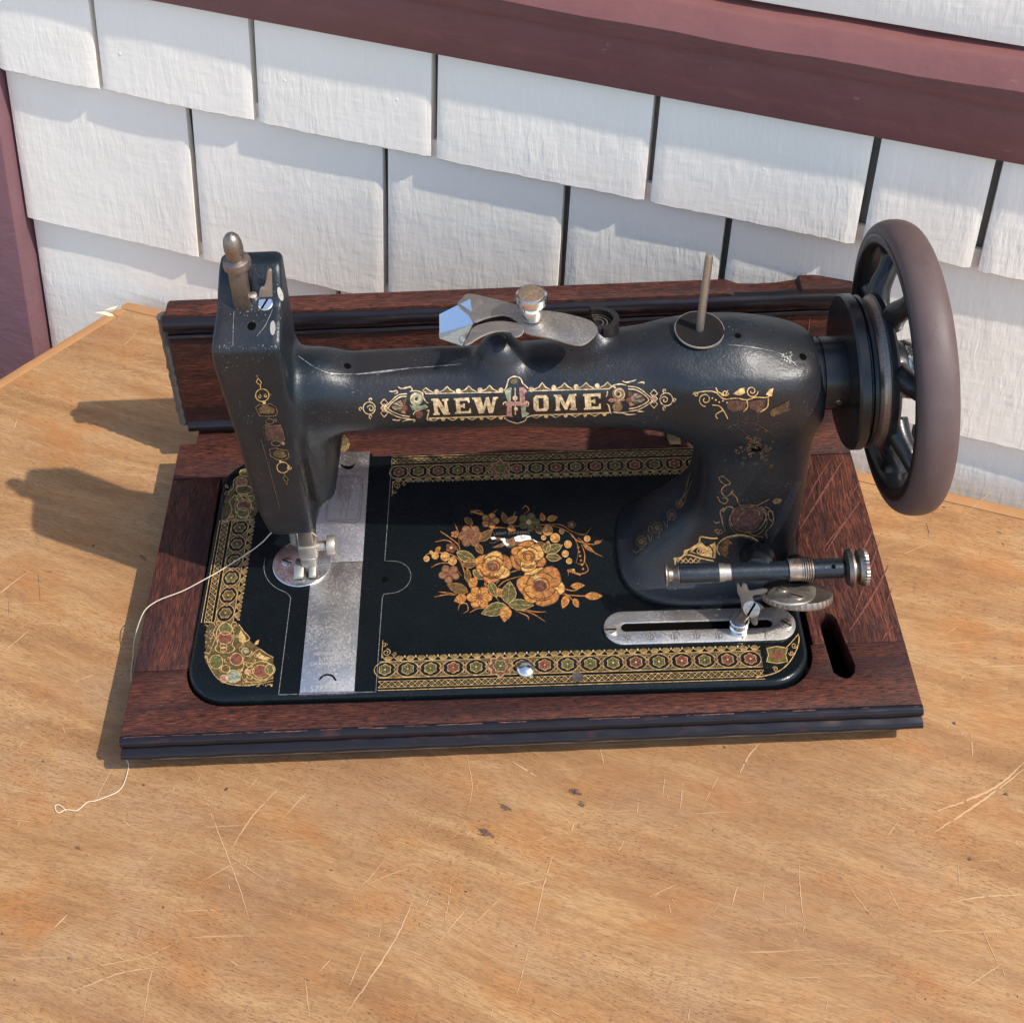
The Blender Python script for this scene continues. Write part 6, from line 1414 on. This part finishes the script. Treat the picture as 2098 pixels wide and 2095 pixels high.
for k in range(4): cd.line([c9(600 + 40 * k, 1210), c9(640 + 40 * k, 1165)], 1.8, 'gold', False, 4); cd.line([c9(640 + 40 * k, 1210), c9(600 + 40 * k, 1175)], 1.4, 'gold', False, 4)
cd.ringl(c9(1060, 1090), 175 * k9, 3.0, 'gold', 4, 105 * k9, 150, 330, 30); cd.ringl(c9(1060, 1090), 155 * k9, 1.6, 'dim', 4, 92 * k9, 120, 345, 30)
for k in range(60):
    a = math.radians(rnd.uniform(140, 230)); r = rnd.uniform(95, 145); cd.curl(c9(1060 + r * math.cos(a), 1095 + r * 0.65 * math.sin(a)), rnd.uniform(5, 12) * k9, 0.8, rnd.uniform(0, 360), 1.4, 'copper' if k % 2 else 'dim')
for k in range(12): cd.curl(c9(rnd.uniform(1205, 1270), rnd.uniform(1065, 1100)), 8 * k9, 0.8, rnd.uniform(0, 360), 1.5, 'gold')
cd.curl(c9(890, 960), 22 * k9, 1.1, 180, 2.2, 'dim'); cd.curl(c9(640, 1120), 16 * k9, 1.1, 180, 2.4, 'gold'); cd.curl(c9(560, 1180), 16 * k9, 1.1, 180, 2.4, 'gold')
cd.build('column_base_decal', mach, 'gold rosette and spandrel on the foot of the column')
# flower trail on the inner flank of the column
ft_ = Decal(armpx, 5.0)
for (a, b, r) in ((290, 1040, 46), (415, 930, 44), (530, 830, 42), (590, 740, 34)):
    p = [c9(a + r * math.cos(t) * q * 0.95, b + r * math.sin(t) * q * 1.1) for t, q in [(2 * PI * i / 16, 1.0 if i % 2 else 0.74) for i in range(16)]]
    ft_.line(p, 1.6, 'dim', True, 4); ft_.disc(c9(a, b), r * 0.55 * k9, 'wine' if a > 500 else 'olive', 3); ft_.ringl(c9(a, b), r * 0.3 * k9, 1.0, 'dim', 5)
for P in (((225, 1110), (250, 1130), (300, 1090)), ((340, 990), (365, 1040), (375, 970)), ((345, 960), (350, 920), (380, 935)), ((465, 880), (490, 930), (500, 870)), ((570, 790), (600, 720), (640, 640), (660, 560), (680, 500)), ((600, 760), (640, 720), (640, 660)), ((620, 700), (660, 640), (690, 560)), ((430, 980), (435, 1010), (410, 1000))): ft_.line([c9(*p) for p in P], 1.6, 'dim', False, 4, 3)
ft_.build('flower_trail_decal', mach)
# ---------------- pendant chain on the head
hc_ = Decal(armpx, 5.0)
kh = 120 / 857
def ch(a, b): return (500 + kh * a, 740 + kh * b)
def hl(P, w_=1.7, c='dim', closed=False, sm=0): hc_.line([ch(*p) for p in P], w_, c, closed, 4, sm)
hc_.disc(ch(190, 212), 18 * kh, 'dim', 4); hl(((205, 240), (255, 300), (240, 345), (180, 300)), 1.7, 'gold', True); hl(((240, 350), (243, 400)), 1.7, 'gold')
hc_.ringl(ch(268, 490), 98 * kh, 2.0, 'gold', 4, 92 * kh); hc_.curl(ch(225, 510), 30 * kh, 1.0, 270, 1.6, 'gold'); hc_.curl(ch(320, 500), 28 * kh, 1.0, 270, 1.6, 'gold', -1); hc_.curl(ch(380, 490), 26 * kh, 1.1, 180, 1.6, 'dim'); hc_.curl(ch(165, 520), 20 * kh, 1.1, 0, 1.6, 'dim'); hc_.disc(ch(298, 600), 24 * kh, 'gold', 4)
hl(((170, 670), (230, 620), (300, 650), (380, 610), (465, 660), (490, 740), (460, 790), (350, 800), (230, 790)), 1.9, 'dim', True); hc_.disc(ch(330, 705), 120 * kh, 'olive', 3, 60 * kh)
for k in range(14): hc_.curl(ch(rnd.uniform(230, 440), rnd.uniform(670, 750)), rnd.uniform(10, 24) * kh, 0.9, rnd.uniform(0, 360), 1.1, 'dim')
hc_.ringl(ch(375, 872), 60 * kh, 1.6, 'dim', 4, 36 * kh); hc_.curl(ch(465, 860), 26 * kh, 1.1, 180, 1.5, 'dim')
hc_.poly([ch(*p) for p in ((300, 930), (520, 920), (580, 1030), (590, 1140), (480, 1165), (330, 1150), (310, 1040))], 'wine', 3); hl(((300, 920), (420, 940), (530, 920), (570, 1030), (595, 1145), (480, 1170)), 1.8, 'dim'); hl(((280, 930), (290, 1050), (320, 1150)), 1.2, 'wine')
for k in range(16): hc_.curl(ch(rnd.uniform(330, 550), rnd.uniform(945, 1140)), rnd.uniform(10, 22) * kh, 0.9, rnd.uniform(0, 360), 1.0, 'wine' if k % 2 else 'dim')
hc_.ringl(ch(470, 1192), 70 * kh, 1.8, 'dim', 4, 38 * kh); hc_.curl(ch(570, 1200), 26 * kh, 1.1, 180, 1.6, 'gold'); hl(((370, 1280), (450, 1260), (540, 1280), (640, 1300), (660, 1390), (600, 1440), (480, 1430), (390, 1380)), 1.8, 'dim', True); hc_.disc(ch(520, 1350), 95 * kh, 'olive', 3, 60 * kh)
for k in range(12): hc_.curl(ch(rnd.uniform(440, 620), rnd.uniform(1310, 1400)), rnd.uniform(10, 22) * kh, 0.9, rnd.uniform(0, 360), 1.0, 'dim')
hc_.ringl(ch(568, 1545), 86 * kh, 1.9, 'gold', 4, 78 * kh); hc_.curl(ch(660, 1545), 36 * kh, 1.2, 0, 1.7, 'gold'); hc_.disc(ch(530, 1455), 18 * kh, 'gold', 4); hl(((590, 1620), (595, 1655)), 1.7, 'dim'); hl(((600, 1660), (650, 1720), (620, 1770), (570, 1700)), 1.7, 'dim', True); hc_.disc(ch(625, 1785), 14 * kh, 'dim', 4)
hc_.build('pendant_decal', mach)
# worn brass spots on the head's edge
for u, v_, r, e_ in ((559, 672, 0.0042, 0.35), (574, 602, 0.0042, 0.35)): disc_on_arm('worn_slot', u, v_, r, 'nickel', 0.0003, e_)

# worn enamel and edge highlights painted as pale lines along ledge and shoulder
we = Decal(armpx, 5.0)
k3 = 600 / 1929
def w3(a, b): return (380 + k3 * a, 440 + k3 * b)
for P, w_ in ((((1125, 1052), (1250, 1040), (1400, 1022), (1480, 1012)), 4.2), (((850, 1005), (940, 1042), (1040, 1050), (1130, 1050)), 1.6), (((1480, 1012), (1650, 1000), (1820, 985)), 1.4), (((740, 930), (790, 965), (850, 1005)), 1.5), (((470, 800), (520, 740), (555, 670), (575, 620)), 1.3)): we.line([w3(*p) for p in P], w_, 'line', False, 3, 4, True)
for P, w_ in ((((395, 812), (500, 822), (600, 838), (700, 862)), 1.3), (((700, 862), (760, 900), (800, 935)), 2.4)): we.line([cc5(*p) for p in P], w_, 'line', False, 3, 4, True)
for k in range(26): we.disc(cc5(rnd.gauss(750, 32), rnd.gauss(893, 16)), rnd.uniform(1.0, 2.4), 'line', 3, None, 6)
for k in range(30): we.disc(w3(rnd.gauss(420, 90), rnd.gauss(620, 40)), rnd.uniform(0.6, 1.5), 'line', 3, None, 6)
for k in range(40): we.disc(w3(rnd.uniform(200, 640), rnd.gauss(870, 10)), rnd.uniform(0.5, 1.3), 'line', 3, None, 6)
we.line([w3(*p) for p in ((320, 640), (316, 720), (314, 800), (312, 860))], 1.1, 'line', False, 3, 4)
we.poly([w3(*p) for p in ((742, 1655), (800, 1600), (830, 1700), (862, 1890), (800, 1860))], 'black', 3)
we.line([w3(*p) for p in ((500, 1480), (545, 1640), (585, 1790), (622, 1929))], 0.9, 'dim', False, 3, 4)
o_ = we.build('worn_highlit_edges', arm_ob); o_['kind'] = 'stuff'

# flecked rays, scratches and rubbed arrises on the stained wood
M['fleck'] = m_decal('pale_ray_fleck', (0.150, 0.044, 0.030), 0.35, 0.0, 0.5); M['rub'] = m_decal('rubbed_edge', (0.17, 0.075, 0.055), 0.5, 0.0, 0.5)
DC['fleck'] = M['fleck']; DC['rub'] = M['rub']; DK = list(DC)
wf = Decal(lambda u, v_, lv: (lambda p: (p[0], p[1], 0.0001 + lv * 0.00001))(px(u, v_, 2, 0.0)), 10.0)
ks = 738 / 1092
for P, w_ in ((((795, 95), (730, 200), (660, 310)), 7), (((760, 90), (715, 160), (680, 230)), 4), (((850, 215), (790, 300), (745, 370)), 7), (((888, 300), (845, 400), (800, 500)), 8), (((905, 345), (880, 420), (830, 560)), 7), (((935, 410), (900, 480), (860, 545), (815, 612)), 8), (((950, 590), (930, 615), (915, 640)), 6), (((800, 280), (760, 330), (735, 365)), 4), (((700, 100), (680, 140), (655, 190)), 4), (((945, 480), (925, 540)), 4), (((845, 160), (825, 195)), 4)):
    wf.line([(1188 + ks * a, 881 + ks * b) for a, b in P], w_ * 0.62, 'fleck', False, 3, 5, True)
o_ = wf.build('ray_flecks', board); o_['kind'] = 'stuff'
lf = Decal(lambda u, v_, lv: (lambda p: (p[0], p[1] - 0.0003, p[2]))(px(u, v_, 1, YP + 0.0005)), 10.0)
for P, w_ in ((((1617, 632), (1614, 670), (1611, 705)), 1.6), (((1660, 636), (1657, 675), (1652, 712)), 1.8), (((1690, 630), (1702, 640)), 1.2), (((360, 800), (368, 806)), 1.4)): lf.line(P, w_, 'rub', False, 3, 5, True)
o_ = lf.build('leaf_scratches', leaf); o_['kind'] = 'stuff'
ed_ = Decal(lambda u, v_, lv: (u, v_, 0.00025 + lv * 0.00001), 0.02)
k = 0.002
while k < W - 0.004:
    L = rnd.uniform(0.002, 0.014)
    if rnd.random() < 0.62: ed_.line([(k, 0.0008 + rnd.uniform(-3e-4, 3e-4)), (min(k + L, W - 0.001), 0.0008 + rnd.uniform(-3e-4, 3e-4))], rnd.uniform(0.00015, 0.0006), 'rub', False, 3)
    k += L
o_ = ed_.build('rubbed_arris', board); o_['kind'] = 'stuff'

# ================================================================== THREAD
TR = 0.00034
kz = 700 / 1929
def r7(a, b): return (200 + kz * a, 900 + kz * b)
pts = [tuple(px(*r7(1240, 548), 1, 0.113)), tuple(px(*r7(1200, 520), 1, 0.108)), tuple(px(*r7(1168, 508), 1, 0.107)), tuple(px(*r7(1090, 525), 2, 0.028)), tuple(px(*r7(1000, 515), 2, 0.022)), tuple(px(*r7(930, 580), 2, 0.012)), tuple(px(*r7(850, 640), 2, ZB + 0.003)), tuple(px(*r7(700, 735), 2, ZB + 0.0012)), tuple(px(*r7(600, 792), 2, ZB + 0.0012)),
       tuple(px(*r7(480, 855), 2, 0.0030)), tuple(px(*r7(350, 905), 2, 0.0014)), tuple(px(*r7(275, 955), 2, 0.0010)), tuple(px(*r7(240, 1020), 2, -0.003)), tuple(px(*r7(215, 1100), 2, -0.010)), tuple(px(*r7(203, 1170), 2, -0.020))]
k4 = 440 / 1929
pts += [tuple(px(k4 * a, 1200 + k4 * b, 2, ZT + 0.0011)) for a, b in ((1195, 640), (1180, 760), (1190, 900))]
pts += [(0.0025, 0.030, ZT + 0.0005), (0.0015, 0.012, ZT + 0.0005)]
pts += [tuple(px(k4 * a, 1200 + k4 * b, 2, ZT + 0.0011)) for a, b in ((1130, 1540), (1155, 1600), (1140, 1690), (1105, 1790), (1050, 1850), (960, 1890), (850, 1929))]
pts += [tuple(px(u, v_, 2, ZT + 0.0008)) for u, v_ in s1((330, 262), (290, 293), (250, 290), (222, 302), (210, 292), (208, 276), (222, 272), (240, 285), (248, 296))]
th = obj('thread', *tube(spline(pts, 6), TR, 7), M['thread'], None, 180, origin=pts[0])
tag(th, 'loose cream thread trailing from the needle over the board edge onto the table', 'thread')
